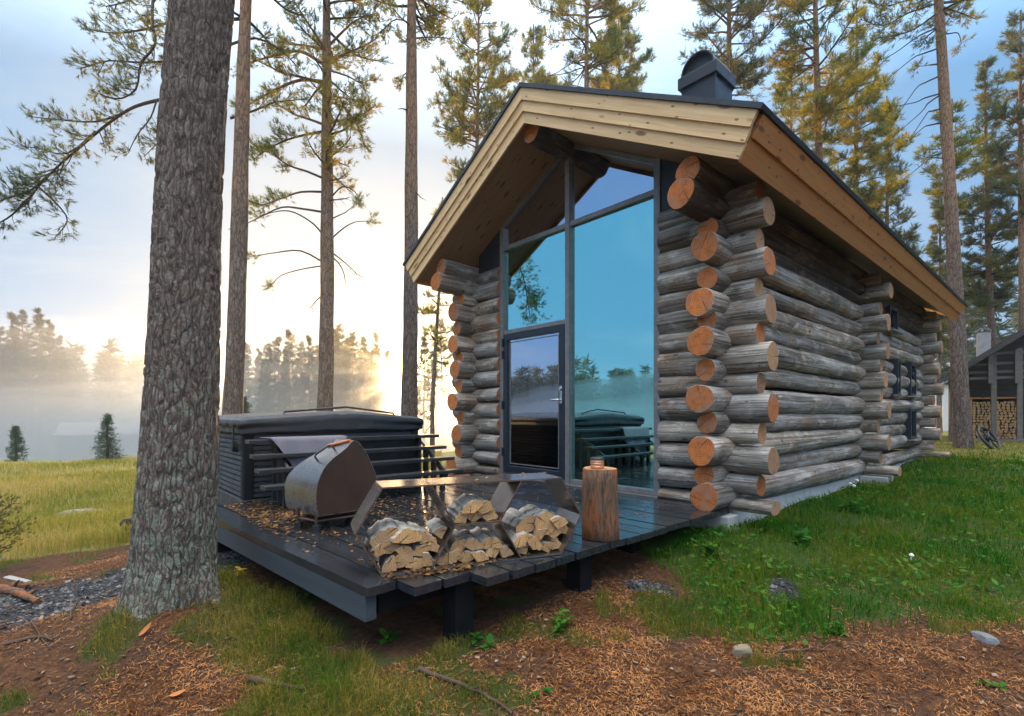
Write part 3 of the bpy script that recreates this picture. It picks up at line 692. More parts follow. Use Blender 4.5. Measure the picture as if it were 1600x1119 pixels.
# ================================================================== DECK
deck = thing('timber_deck', 'low black stained timber deck in front of the glass gable', 'deck', CAB_O, ALPHA)
def board(name, p0, p1, w0, w1, zt, th, mat, parent, bevel=.004):
    """plank from p0 to p1 (2D centre line) with widths, local x along"""
    p0, p1 = Vector((*p0, 0)), Vector((*p1, 0)); d = p1 - p0; L = d.length
    mb = MB(); mb.prism([(0, -w0 / 2, 0), (L, -w1 / 2, 0), (L, w1 / 2, 0), (0, w0 / 2, 0)], (0, 0, -th))
    o = mb.build(name, mat, parent, bevel=bevel); o.location = (p0.x, p0.y, zt); o.rotation_euler = (0, 0, math.atan2(d.y, d.x)); return o
edges = np.linspace(-3.79, -.135, 20)
def fan(y): return -.30 * ((-y) / 3.79) ** 3
rg = random.Random(5)
for k in range(19):
    a, b_ = edges[k], edges[k + 1]
    xr = 1.955 if k == 0 else (2.11 if k < 3 else 2.262 - .0035 * k)
    xl = -1.42 if b_ < -1.35 else -1.55
    fa, fb = fan(a) * .55, fan(b_) * .55
    yl0, yl1 = a + fa * (2 - xl) / 2, b_ + fb * (2 - xl) / 2
    gap = .016
    board('deck_plank', (xl, (yl0 + yl1) / 2), (xr + rg.uniform(-.006, .006), (a + b_) / 2), yl1 - yl0 - gap, b_ - a - gap, rg.uniform(-.002, .002), .048, M['wet_deck'], deck, .007)
# planks' ends rise 2 mm; carrying frame
lf = -3.79 + fan(-3.79) * .55 * 3.42 / 2
board('front_beam', (-1.42, lf + .042), (1.93, -3.79 + .042), .07, .07, -.052, .135, M['deck_beam'], deck)
for x in (-1.3, .3, 1.85): board('joist', (x, -3.68), (x, -.2), .06, .06, -.052, .13, M['shaded_post'], deck)
for (px, Y, d) in ((716, 2.98, .13), (905, 3.62, .13)):
    p = ray(px, 900, Y); lx_, ly_ = to_cab(p.x, p.y)
    mb = MB(); mb.box((lx_ - d / 2, ly_ - d / 2, -.75), (lx_ + d / 2, ly_ + d / 2, -.054)); mb.build('deck_post', M['shaded_post'], deck, bevel=.005)
for (x, y) in ((-1.2, -3.8), (-1.2, -2.0), (.3, -2.2), (1.8, -1.2)):
    mb = MB(); mb.box((x - .06, y - .06, -.8), (x + .06, y + .06, -.19)); mb.build('deck_post', M['shaded_post'], deck, bevel=.005)

# ================================================================== HOT TUB
tub = thing('hot_tub', 'square dark grey hot tub under a padded cover beside the deck', 'hot tub', CAB_O, ALPHA)
TX0, TX1, TY0, TY1 = -3.42, -1.32, -3.60, -1.50
mb = MB(); mb.box((TX0 + .05, TY0 + .05, -.55), (TX1 - .05, TY1 - .05, .735)); body = mb.build('tub_body', M['tub_back_shaded'], tub)
def rib_panel(p0, p1, nrm, name):
    p0, p1, nrm = Vector(p0), Vector(p1), Vector(nrm); mb = MB(); n = 12; za, zb = .03, .70; h = (zb - za) / n
    prof = []
    for i in range(n):
        z = za + i * h
        for f, dpt in ((0, .006), (.12, .026), (.8, .020), (.97, .004)): prof.append((z + f * h, dpt))
    prof.append((zb, .004))
    A = [p0 + nrm * d + Vector((0, 0, z)) for z, d in prof]; B = [p1 + nrm * d + Vector((0, 0, z)) for z, d in prof]
    k = len(prof); mb.add([tuple(v) for v in A + B], [[i, k + i, k + i + 1, i + 1] for i in range(k - 1)]); return mb.build(name, M['tub_panel'], tub)
rib_panel((TX0 + .09, TY0 + .04, 0), (TX1 - .115, TY0 + .04, 0), (0, -1, 0), 'side_panel')
rib_panel((TX1 - .10, TY1 - .04, 0), (TX0 + .09, TY1 - .04, 0), (0, 1, 0), 'side_panel').data.materials[0] = M['tub_back_shaded']
rib_panel((TX1 - .04, TY0 + .10, 0), (TX1 - .04, TY1 - .10, 0), (1, 0, 0), 'side_panel')
for (x, y) in ((TX0, TY0), (TX1 - .11, TY0), (TX1 - .11, TY1 - .11), (TX0, TY1 - .11)):
    mb = MB(); mb.box((x, y, -.10), (x + .11, y + .11, .725)); mb.build('corner_post', M['tub_corner'], tub, bevel=.02)
mb = MB()
mb.box((TX0 + .02, TY0 - .012, -.5), (TX1 + .012, TY0 + .035, .018)); mb.box((TX1 - .035, TY0 + .037, -.5), (TX1 + .014, TY1 - .02, .018)); mb.build('skirt', M['tub_panel'], tub, bevel=.006)
mb = MB(); mb.box((TX0 - .01, TY0 - .01, .705), (TX1 + .01, TY1 + .01, .735)); mb.build('rim', M['tub_corner'], tub, bevel=.008)
# padded cover, folded along the middle, with a sagging skirt
N = 26; V = []; Fc = []
def cov(u, v, top):
    x = TX0 - .03 + (TX1 - TX0 + .06) * u; y = TY0 - .03 + (TY1 - TY0 + .06) * v
    e = min(u, 1 - u, v, 1 - v); z = .885 + .075 * (1 - abs(2 * v - 1)) ** 1.0 - .03 * max(0, 1 - e / .03) ** 2
    z += .006 * math.sin(9 * u + 4 * v) * math.sin(7 * v)
    if abs(v - .5) < .021: z -= .018
    return (x, y, z)
for i in range(N + 1):
    for j in range(N + 1): V.append(cov(i / N, j / N, 1))
for i in range(N):
    for j in range(N): Fc.append([i * (N + 1) + j, (i + 1) * (N + 1) + j, (i + 1) * (N + 1) + j + 1, i * (N + 1) + j + 1])
mb = MB(); mb.add(V, Fc, 0, True)
ringi = [(i, 0) for i in range(N)] + [(N, j) for j in range(N)] + [(i, N) for i in range(N, 0, -1)] + [(0, j) for j in range(N, 0, -1)]
rv = [Vector(V[i * (N + 1) + j]) for i, j in ringi]; nr = len(rv); lay = []
for L_, (dz, ou) in enumerate(((0, 0), (-.03, .014), (-.075, .016), (-.08, .009), (-.12, .016), (-.155, .010))):
    for k, p in enumerate(rv):
        c_ = Vector(((TX0 + TX1) / 2, (TY0 + TY1) / 2, 0)); d = Vector((p.x - c_.x, p.y - c_.y, 0)).normalized()
        w = .006 * math.sin(k * 1.7 + L_) * (L_ > 0); zz = p.z + dz if L_ < 3 else (.885 + dz + .02 * 0 + .3 * (p.z - .885))
        lay.append((p.x + d.x * (ou + w), p.y + d.y * (ou + w), zz + (.004 * math.sin(k * .9) if L_ > 3 else 0)))
mb.add(lay, [[l * nr + k, l * nr + (k + 1) % nr, (l + 1) * nr + (k + 1) % nr, (l + 1) * nr + k] for l in range(5) for k in range(nr)], 0, True)
mb.build('tub_cover', M['tub_cover'], tub)
mb = MB()
mb.tube([(TX1 - .06, TY0 + .42, .90), (TX1 - .10, TY0 + .44, .945), (TX1 - .16, TY0 + 1.18, 1.005), (TX1 - .12, TY0 + 1.5, .965), (TX1 - .05, TY0 + 1.75, .93), (TX1 + .0, TY0 + 1.78, .86)], .013, 8)
mb.build('cover_lifter', M['iron_black'], tub)
mb = MB(); mb.tube([(TX1 - .33, TY0 + .02, .565), (TX1 - .33, TY0 - .03, .565)], [.062, .055], 18); mb.tube([(TX1 - .33, TY0 - .031, .565), (TX1 - .33, TY0 - .036, .565)], .038, 18); mb.build('vent_cap', M['iron_black'], tub)
mb = MB(); mb.box((TX1 - .19, TY0 - .058, .60), (TX1 - .165, TY0 - .046, .80)); mb.box((TX1 - .20, TY0 - .06, .58), (TX1 - .155, TY0 - .02, .615)); mb.build('cover_strap', M['iron_black'], tub)

# ================================================================== STEPS + TOWEL
steps = thing('tub_steps', 'black open timber steps leading up to the hot tub', 'steps', CAB_O, ALPHA)
TR = [(-1.16, .655), (-.99, .515), (-.81, .385), (-.62, .245)]
for (x, z) in TR:
    mb = MB(); mb.box((0, -.085, -.04), (2.26, .085, 0)); o = mb.build('tread', M['step_wood'], steps, bevel=.004); o.location = (x, -3.60, z); o.rotation_euler = (0, 0, math.pi / 2)
for y in (-3.36, -2.6, -1.62):
    mb = MB()
    for (x, z) in TR: mb.box((x - .03, y, .001), (x + .03, y + .045, z - .041))
    mb.prism([(-1.22, y + .046, .60), (-.58, y + .046, .13), (-.58, y + .046, .22), (-1.22, y + .046, .69 - .09)], (0, .03, 0))
    mb.build('step_frame', M['step_wood'], steps)
mb = MB(); mb.box((-1.255, -3.2, .001), (-1.24, -1.55, .6)); mb.build('back_board', M['step_wood'], steps)
mb = MB(); nu, nv = 30, 26; V = []
for i in range(nu + 1):
    for j in range(nv + 1):
        u, v = i / nu, j / nv
        L_ = (.17 + .78 * (math.sin(min(u * 1.25, 1) * math.pi * .5) ** 1.1) * (1 - .30 * u)) * v     # hangs lower in the middle
        y = -3.46 + .86 * u; drop_ = max(0, L_ - .16)
        x = -1.23 + min(L_, .165) + .025 * math.sin(u * 17) * v + .012; z = .668 - drop_ * 1.0
        if drop_ > 0: x += .012 + .36 * drop_
        V.append((x, y + .06 * v * (1 - u), z))
mb.add(V, [[i * (nv + 1) + j, (i + 1) * (nv + 1) + j, (i + 1) * (nv + 1) + j + 1, i * (nv + 1) + j + 1] for i in range(nu) for j in range(nv)], 0, True)
tw = mb.build('towel', M['towel_cloth'], loc=CAB_O, rot=(0, 0, ALPHA)); md = tw.modifiers.new('thick', 'SOLIDIFY'); md.thickness = .008
tag(tw, 'grey towel hanging over the black tub steps', 'towel')
# ================================================================== FIRE GRILL
P0, Wd, Dd = Vector((-1.5, 3.87, 0)), Vector((.69, .722, 0)), Vector((-.722, .69, 0))
def grill_pt(zx, zy):
    px, py = 430 + zx / 5.89, 670 + zy / 5.89; a = (px - CX) / F
    s = (a * P0.y - P0.x) / (Wd.x - a * Wd.y); p = P0 + Wd * s
    return Vector((p.x, p.y, CAMZ - (py - HY) / F * p.y))
prof = [(395,808),(384,740),(378,660),(380,590),(392,510),(422,425),(468,345),(530,280),(600,225),(660,175),(715,116),(758,122),(800,165),(860,265),(915,400),(950,515),(938,590),(890,670),(825,742)]
near = [grill_pt(*p) for p in prof]
def glen(z): return .59 - .31 * float(sstep(.33, .70, z))
grill = thing('fire_grill', 'brown rusty steel teardrop shaped fire grill on thin legs', 'grill', (P0.x, P0.y, 0))
GI = Matrix.Translation(-Vector((P0.x, P0.y, 0)))
nearl = [GI @ p for p in near]; farl = [p + Dd * glen(p.z) for p in nearl]
def spline(pts, k=5):
    out = []
    for i in range(len(pts) - 1):
        a, b, c, d = pts[max(i - 1, 0)], pts[i], pts[i + 1], pts[min(i + 2, len(pts) - 1)]
        for j in range(k):
            t_ = j / k; out.append(.5 * ((2 * b) + (c - a) * t_ + (2 * a - 5 * b + 4 * c - d) * t_ ** 2 + (3 * b - a - 3 * c + d) * t_ ** 3))
    return out + [pts[-1]]
sn, sf = spline(nearl), spline(farl); n = len(sn)
k_ap = 10 * 5
mb = MB(); mb.add([tuple(p) for p in sn] + [tuple(p) for p in sf], [[i, i + 1, n + i + 1, n + i] for i in range(n - 1)] + [[n - 1, 0, n, 2 * n - 1]], 0, True)
shell = mb.build('curved_shell', M['bright_sheet'], grill); md = shell.modifiers.new('t', 'SOLIDIFY'); md.thickness = .005; md.offset = 0
md2 = shell.modifiers.new('e', 'EDGE_SPLIT'); md2.split_angle = R(40)
for nm, pts, off in (('side_plate', sn, -Dd * .003), ('side_plate', sf, Dd * .003)):
    c_ = sum(pts, Vector()) / n
    mb = MB(); mb.prism([tuple(c_ + (p - c_) * .992 - off * 2) for p in pts], off); mb.build(nm, M['rusty_sheet'], grill)
def sh(i, w): return sn[i].lerp(sf[i], w)
nrm = Vector((-.45, -.35, .82)).normalized()
a0, a1 = sh(6 * 5 + 2, .42), sh(8 * 5 + 2, .42)
mb = MB(); mb.tube([a0, a0 + nrm * .05, a0.lerp(a1, .12) + nrm * .062, a0.lerp(a1, .9) + nrm * .062, a1 + nrm * .05, a1], .008, 8); mb.build('handle', M['iron_black'], grill)
mb = MB(); b0, b1 = sh(k_ap - 6, .98), sh(k_ap - 1, .1); mb.tube([b0 + Vector((0, 0, .012)), b1 + Vector((0, 0, .014))], [.013, .013], 8); mb.build('wooden_grip', M['terracotta'], grill)
legs = [GI @ Vector((*p, 0)) for p in ((-1.52, 3.90), (-1.71, 4.02), (-1.235, 4.16), (-1.42, 4.36))]
for p in legs:
    mb = MB(); mb.box((p.x - .010, p.y - .010, .0), (p.x + .010, p.y + .010, .17)); mb.build('leg', M['rusty_sheet'], grill)
    mb = MB(); mb.box((p.x - .026, p.y - .026, .001), (p.x + .026, p.y + .026, .055)); mb.build('foot', M['iron_black'], grill)
mb = MB()
for i, j in ((0, 1), (0, 2), (1, 3), (2, 3)): mb.tube([legs[i] + Vector((0, 0, .085 + .002 * i)), legs[j] + Vector((0, 0, .085 + .002 * i))], .011, 6)
mb.add([tuple(legs[i] + Vector((0, 0, .09))) for i in (0, 1, 3, 2)], [[0, 1, 2, 3]])
mb.build('ash_tray', M['rusty_sheet'], grill)

# ================================================================== HEXAGON RACK + BIRCH FIREWOOD
RO, RA = Vector((-.735, 2.835, 0.004)), math.atan2(.384, .923)
HA = .287; HH = HA * math.sqrt(3); RD = .295
rack = thing('firewood_rack', 'low brown steel firewood rack of joined open hexagons', 'firewood rack', RO, RA)
def plate(name, pts, th=.009):
    P = [Vector((p[0] * HA, 0, p[1] * HH)) for p in pts]; mb = MB()
    for a, b_ in zip(P, P[1:]):
        d = (b_ - a).normalized(); nn = Vector((-d.z, 0, d.x)) * th / 2
        mb.prism([a + nn, b_ + nn, b_ - nn, a - nn], (0, RD, 0))
    return mb.build(name, M['rack_steel'], rack)
plate('top_plate', [(0, 1), (4, 1)]); plate('bottom_plate', [(0.0, .0062), (4, .0062)])
plate('side_plate', [(0, .012), (-.5, .5), (0, .988)]); plate('side_plate', [(4, .988), (4.5, .5), (4, .012)])
plate('inner_plate', [(1, .988), (1.5, .5), (1, .012)]); plate('inner_plate', [(3, .988), (2.5, .5), (3, .012)])
plate('shelf_plate', [(1.51, .5), (2.49, .5)])
def birch_log(x, z, r, span, rot, group, label, seed, tilt=0.0):
    rg = random.Random(seed); L = rg.uniform(.25, .31); n = max(5, int(span / .22)); full = span > 6
    pts = [] if full else [Vector((0, 0, 0))]
    m_ = n if full else n + 1
    for i in range(m_):
        a = rot + span * (i / n - .5); rr = r * rg.uniform(.88, 1.08); pts.append(Vector((rr * math.cos(a), 0, rr * math.sin(a))))
    c_ = sum(pts, Vector()) / len(pts); pts = [p - c_ for p in pts]
    mb = MB(); k = len(pts); rings = []
    nr_ = 5
    for j in range(nr_):
        y = L * j / (nr_ - 1); s_ = 1 + .05 * math.sin(j * 1.9 + seed); off = Vector((.006 * math.sin(j + seed), y, .005 * math.cos(j * 1.3 + seed)))
        rings += [tuple(Vector((y, p.x, p.z)) * 1 if False else Vector((off.y, -(p.x * s_ + off.x), p.z * s_ + off.z))) for p in pts]
    fs, ms = [], []
    for j in range(nr_ - 1):
        for i in range(k):
            fs.append([j * k + i, (j + 1) * k + i, (j + 1) * k + (i + 1) % k, j * k + (i + 1) % k]); ms.append(0 if (full or (i != 0 and i != k - 1)) else 1)
    base = mb.n; mb.add(rings, fs, 0, False)
    for q_, m__ in enumerate(ms): mb.m[q_] = m__
    mb.add(rings[:k], [list(range(k))], 2); mb.add(rings[-k:], [list(range(k))[::-1]], 2)
    o = mb.build('birch_log', [M['birch_bark'], M['split_wood'], M['birch_end']])
    lp = Vector((x, rg.uniform(.008, .065), z)); wp = Matrix.Translation(RO) @ Matrix.Rotation(RA, 4, 'Z') @ lp
    o.location = wp; o.rotation_euler = (0, tilt, RA + math.pi / 2 + rg.uniform(-.13, .13))
    md = o.modifiers.new('b', 'BEVEL'); md.width = .003; md.segments = 1; md.limit_method = 'ANGLE'
    return tag(o, label, 'firewood', group)
UP, DN, LF, RT = math.pi / 2, -math.pi / 2, math.pi, 0
cells = {
 'birch logs in the left hexagon': ('split birch log lying in the left hexagon of the steel rack', [
  (.03,.050,.085,1.5,UP+.9),(.115,.048,.085,2.2,DN+.2),(.205,.047,.075,2.6,UP),(.285,.058,.085,1.7,UP-.8),(-.012,.128,.075,1.3,LF-.3),
  (.045,.120,.075,2.4,DN),(.135,.120,.075,2.2,UP-.3),(.225,.118,.08,1.9,UP+.4),(.315,.135,.085,1.5,RT+.4),
  (.028,.212,.115,2.9,UP+.35),(.155,.212,.10,2.9,UP-.05),(.262,.190,.09,1.6,UP-.5),(.345,.208,.08,1.4,UP+.2)]),
 'birch logs under the rack shelf': ('split birch log on the rack floor under the middle shelf', [
  (.365,.040,.075,1.7,UP+.5),(.435,.046,.07,1.9,DN+.9),(.515,.050,.085,2.3,UP),(.605,.046,.08,2.0,UP-.4),(.690,.050,.08,1.8,UP+.3),(.770,.050,.08,1.7,UP-.5),
  (.465,.112,.08,2.0,UP+.25),(.555,.118,.075,2.4,UP-.2),(.645,.112,.08,1.9,UP+.5),(.725,.108,.075,1.6,UP-.9)]),
 'birch logs in the right hexagon': ('split birch log lying in the right hexagon of the steel rack', [
  (.895,.052,.085,1.6,UP+.5),(.975,.047,.08,1.9,DN-.4),(1.060,.048,.075,1.8,UP+.2),(1.140,.062,.085,1.5,UP-.7),(.855,.122,.085,2.2,UP+.7),
  (.950,.118,.075,1.6,UP-.4),(1.030,.122,.08,1.7,DN+.7),(1.115,.135,.085,1.9,UP),(1.195,.150,.085,1.5,RT+.5),(.925,.205,.105,2.7,UP+.3),(1.050,.200,.08,6.28,UP),(1.150,.218,.09,1.8,UP-.2)]),
 'birch logs on the rack shelf': ('split birch log on the middle shelf of the steel rack', [
  (.480,.296,.085,1.8,UP+.6),(.565,.290,.085,1.9,UP-.1),(.655,.293,.085,2.3,UP-.3),(.530,.352,.08,2.4,UP+.35),(.612,.357,.09,2.2,UP-.2)])}
sd = 0
for g, (lab, lst) in cells.items():
    for (x, z, r, sp, ro) in lst:
        sd += 1; birch_log(x, z + .006, r * .93, sp, ro, g, lab, sd)

# ================================================================== CHOPPING BLOCK, TIN
st = log_obj((.655, 3.74, .002), (.655, 3.74, .517), .139, .131, None, 'chopping_block', [M['stump_bark'], M['weathered_end']], seed=12, sides=36, wob=.10); tag(st, 'upright orange brown log used as chopping block on the deck', 'chopping block')
tin = thing('candle_tin', 'small copper candle tin standing on the upright log', 'candle tin', (.628, 3.70, .519))
def lathe(name, prof_, mat, parent, sides=28):
    V = [(r * math.cos(2 * math.pi * k / sides), r * math.sin(2 * math.pi * k / sides), z) for r, z in prof_ for k in range(sides)]
    mb = MB(); mb.add(V, [[i * sides + k, i * sides + (k + 1) % sides, (i + 1) * sides + (k + 1) % sides, (i + 1) * sides + k] for i in range(len(prof_) - 1) for k in range(sides)], 0, True)
    return mb.build(name, mat, parent)
lathe('tin_body', [(0, 0), (.047, 0), (.05, .004), (.05, .022), (.047, .024), (.05, .026), (.05, .044), (.047, .046), (.05, .048), (.05, .062), (.046, .062), (.046, .055), (0, .055)], M['copper'], tin)
lathe('tin_lid', [(.051, .062), (.051, .078), (.046, .081), (0, .081)], M['iron_black'], tin)

# ================================================================== TREES
def branch_path(p, d, L, n, rg, up=.25, wob=.12, droop=0.0):
    pts = [Vector(p)]; d = Vector(d).normalized()
    for i in range(n):
        d = (d + Vector((rg.uniform(-wob, wob), rg.uniform(-wob, wob), rg.uniform(-wob, wob) + up * (i / n) - droop * (1 - i / n)))).normalized()
        pts.append(pts[-1] + d * (L / n))
    return pts
def needles(C, D, k, length, width, seed, spread=.9):
    """k thin triangles around every tuft centre C with axis D"""
    g = np.random.default_rng(seed); n = len(C)
    C = np.repeat(C, k, 0); D = np.repeat(D, k, 0); m_ = len(C)
    v = D + g.normal(0, spread * .6, (m_, 3)); v /= np.linalg.norm(v, axis=1)[:, None] + 1e-9
    s_ = np.cross(v, g.normal(0, 1, (m_, 3))); s_ /= np.linalg.norm(s_, axis=1)[:, None] + 1e-9
    L = length * g.uniform(.65, 1.25, (m_, 1)); w = width * g.uniform(.7, 1.3, (m_, 1))
    base = C + D * (g.uniform(-.5, .5, (m_, 1)) * length * .8)
    V = np.stack([base - s_ * w * .5, base + s_ * w * .5, base + v * L], 1).reshape(-1, 3)
    return V, np.arange(len(V)).reshape(-1, 3)
class Pine:
    def __init__(s, seed): s.rg = random.Random(seed); s.seed = seed; s.tr = MB(); s.br = MB(); s.C = []; s.D = []
    def trunk(s, H, r0, lean=(0, 0), sides=14, flare=1.35, bow=.06):
        rg = s.rg; n = 26; a = rg.uniform(0, 6.28); s.H, s.r0 = H, r0; pts = []; rad = []
        for i in range(n + 1):
            u = (i / n) ** 1.25; z = H * u
            pts.append(Vector((lean[0] * u + bow * math.sin(u * 5 + a) * min(1, u * 4), lean[1] * u + bow * math.cos(u * 4 + a) * min(1, u * 4), z - (.35 if i == 0 else 0))))
            rad.append(r0 * (1 - .86 * u ** 1.15) * (1 + (flare - 1) * math.exp(-z / .35)) + .012)
        s.path = pts; s.tr.tube(pts, rad, sides, jit=lambda i, k: 1 + .05 * math.sin(i * 1.7 + k * 2.1) + .03 * math.sin(i * .6 + k * 1.0))
    def at(s, z):
        for a, b in zip(s.path, s.path[1:]):
            if b.z >= z: return a.lerp(b, (z - a.z) / max(1e-6, b.z - a.z))
        return s.path[-1].copy()
    def limb(s, pts, r, dens=1.0, tl=.5, foliage_from=.3, tsp=.11, m=0):
        pts = spline([Vector(q_) for q_ in pts], 3) if len(pts) > 3 else pts
        rg = s.rg; n = len(pts); s.br.tube(pts, [r * (1 - .8 * i / (n - 1)) + .003 for i in range(n)], 5, m)
        L = sum((b - a).length for a, b in zip(pts, pts[1:]))
        nt = max(3, int(L * 6.5 * dens))
        for q_ in range(nt):
            u = foliage_from + (1 - foliage_from) * (q_ + rg.random()) / nt; f = u * (n - 1); i = min(int(f), n - 2)
            p = pts[i].lerp(pts[i + 1], f - i); d = (pts[i + 1] - pts[i]).normalized()
            sd_ = d.cross(Vector((0, 0, 1))); sd_ = sd_.normalized() if sd_.length > .01 else Vector((1, 0, 0))
            td = (d * rg.uniform(.2, .9) + sd_ * rg.choice((-1, 1)) * rg.uniform(.35, 1) + Vector((0, 0, rg.uniform(-.35, .55)))).normalized()
            l = tl * rg.uniform(.5, 1.15) * (1.15 - .6 * u)
            tp = branch_path(p, td, l, 3, rg, .35, .2); s.br.tube(tp, [r * .28 + .002, r * .2 + .002, r * .12 + .002, .0025], 3, m, cap=False)
            k = max(2, int(l / tsp))
            for j in range(k):
                v = .2 + .75 * (j + rg.random()) / k; g_ = v * 3; ii_ = min(int(g_), 2); c_ = tp[ii_].lerp(tp[ii_ + 1], g_ - ii_); dd = (tp[ii_ + 1] - tp[ii_]).normalized()
                for _ in range(3):
                    off = Vector((rg.gauss(0, 1), rg.gauss(0, 1), rg.gauss(0, .8))) * .06
                    s.C.append(tuple(c_ + off)); s.D.append(tuple((dd + off * 7 + Vector((0, 0, .35))).normalized()))
    def crown(s, z0, R_, whorl=.42, dens=1.0, tl=.55, shape='pine', tsp=.11, per=(3, 5)):
        rg = s.rg; z = z0
        while z < s.H - .25:
            u = (z - z0) / (s.H - z0)
            prof_ = (min(1, .45 + 1.6 * u) * (1 - u ** 2.1) ** .75) if shape == 'pine' else (1 - u) ** .85 * min(1, .6 + 3 * u)
            for _ in range(rg.randint(*per)):
                L = max(.25, R_ * prof_ * rg.uniform(.55, 1.15)); a = rg.uniform(0, 6.28); el = rg.uniform(-.15, .35) + .5 * u
                d = Vector((math.cos(a) * math.cos(el), math.sin(a) * math.cos(el), math.sin(el)))
                zz = z + rg.uniform(-.2, .2); pts = branch_path(s.at(zz), d, L, 5, rg, .28, .16, .12)
                s.limb(pts, .012 + .018 * L * (1 - .5 * u), dens, min(tl, L * .55), rg.uniform(.15, .4), tsp, 1 if u > .15 and rg.random() < .7 else 0)
            z += whorl * rg.uniform(.7, 1.3)
    def dead(s, n, zlo, zhi, L, side=None, droop=.25):
        rg = s.rg
        for _ in range(n):
            a = rg.uniform(0, 6.28) if side is None else side + rg.uniform(-.7, .7)
            l = L * rg.uniform(.4, 1.1); pts = branch_path(s.at(rg.uniform(zlo, zhi)), (math.cos(a), math.sin(a), rg.uniform(-.5, .25)), l, 6, rg, .1, .22, droop)
            s.br.tube(pts, [.02 * (1 - .8 * i / 6) + .003 for i in range(7)], 4, 0)
            for _ in range(rg.randint(1, 4)):
                i = rg.randint(2, 5); q_ = branch_path(pts[i], (rg.uniform(-1, 1), rg.uniform(-1, 1), rg.uniform(-.8, .4)), l * .3, 3, rg, 0, .25, .15); s.br.tube(q_, [.008, .006, .004, .002], 3, 0, cap=False)
    def finish(s, name, label, cat, loc, rz=0, group=None, bark='pine_bark', leaf='pine_needles', k=10, nl=.13, nw=.012, spread=.9):
        o = thing(name, label, cat, loc, rz, group)
        if s.tr.n: s.tr.build('trunk', M[bark], o)
        if s.br.n: s.br.build('branches', [M['twig_bark'], M['orange_limb']], o)
        if s.C:
            V, Fc = needles(np.array(s.C), np.array(s.D), k, nl, nw, s.seed, spread); np_mesh('crown', V, Fc, M[leaf], o)
        return o
def tloc(px, Y): X = (px - CX) / F * Y; return (X, Y, hz(X, Y))

# the old pine in front: dense bark mesh
def old_pine():
    o = thing('pine_tree', 'thick old pine trunk with lichen covered scaly bark standing in front', 'pine tree', (-2.29, 3.38, 0))
    NS, NR = 190, 400; zz = np.linspace(-.62, 4.9, NR); th = np.linspace(0, 2 * np.pi, NS, endpoint=False)
    Z, T = np.meshgrid(zz, th, indexing='ij')
    rad = np.interp(zz, [-.62, -.42, -.30, -.15, 0, .26, 1.12, 2.4, 3.8, 4.9], [.37, .305, .272, .252, .242, .232, .210, .187, .183, .178])[:, None]
    cxp = np.interp(zz, [-.6, -.42, .9, 2.0, 3.8, 4.9], [.0, 0.0, .05, .10, .205, .26])[:, None] + .012 * np.sin(zz * 1.7)[:, None]
    roots = np.maximum(0, np.cos(5 * T + .8) * .5 + .5 * np.cos(3 * T - .4)) * np.exp(-np.maximum(0, Z + .52) / .17) * .23
    rr = rad + roots
    x = np.cos(T); y = np.sin(T)
    def n3(a, b, sd): return vnoise(a, b, sd)
    wob = (fbm(x * 3 + Z * .8, y * 3 + Z * .5, 3) - .5) * .05
    u = T / (2 * np.pi) * 34
    wx = u + 1.6 * (fbm(x * 4 + Z * 1.3, y * 4 - Z, 8) - .5); wz = Z * 8.5
    def per(uu, vv, sd):         # periodic around the trunk
        return vnoise(np.mod(uu, 34), vv, sd)
    r1 = np.abs(per(wx, wz * .55, 1) - .5) * 2; r2 = np.abs(per(wx * 1.0 + 7, wz * .9 + 3, 2) - .5) * 2
    crack = np.minimum(sstep(0, .26, r1), sstep(0, .22, r2))
    fine = fbm(x * 30 + Z * 7, y * 30 + Z * 11, 12) - .5
    rr = rr + wob * .6 + .011 * (crack - .7) * np.clip(1.2 - .1 * Z, .6, 1.2) + .009 * fine
    V = np.stack([cxp + rr * x, rr * y * 1.0, Z], -1).reshape(-1, 3)
    i = np.arange(NR - 1)[:, None]; k = np.arange(NS)[None, :]; kn = (k + 1) % NS
    Fc = np.stack([i * NS + k, i * NS + kn, (i + 1) * NS + kn, (i + 1) * NS + k], -1).reshape(-1, 4)
    np_mesh('trunk', V, Fc, M['old_pine_bark'], o, smooth=True)
    p = Pine(77); p.H = 13; p.path = [Vector((.26, 0, 4.85)), Vector((.42, 0, 8)), Vector((.45, .1, 13))]
    p.tr.tube(p.path, [.178, .13, .03], 14); p.crown(8.8, 1.7, .6, .7, .5)
    p.tr.build('upper_trunk', M['pine_bark'], o); p.br.build('branches', [M['twig_bark'], M['orange_limb']], o)
    V, Fc = needles(np.array(p.C), np.array(p.D), 8, .13, .014, 3); np_mesh('crown', V, Fc, M['dark_needles'], o)
old_pine()

# pine behind it, with a long drooping bough to the left
t2 = tloc(357, 8.7); p = Pine(21); p.trunk(14, .158, (.55, 0), bow=.03)
def W2(px, py, Y): v = ray(px, py, Y); return v - Vector(t2)
p.limb([W2(*a) for a in ((352,128,8.7),(318,140,8.6),(270,152,8.5),(232,160,8.4),(200,172,8.3),(160,200,8.2),(118,236,8.1),(88,262,8.0),(60,292,7.95),(42,318,7.9))], .034, 1.08, .62, .45, .09)
p.limb([W2(*a) for a in ((150,205,8.2),(105,240,8.2),(60,232,8.3),(30,228,8.3))], .014, 0.72, .3, .55, .1)
p.limb([W2(*a) for a in ((190,178,8.3),(150,190,8.4),(100,188,8.5),(45,182,8.5))], .018, 1.22, .42, .25, .09)
p.limb([W2(*a) for a in ((75,275,8.0),(45,300,7.8),(10,310,7.7),(-40,330,7.6))], .018, 1.30, .5, .1, .09)
p.limb([W2(*a) for a in ((60,292,7.95),(90,320,7.9),(105,345,7.9),(85,372,7.9))], .014, 1.15, .4, .1, .09)
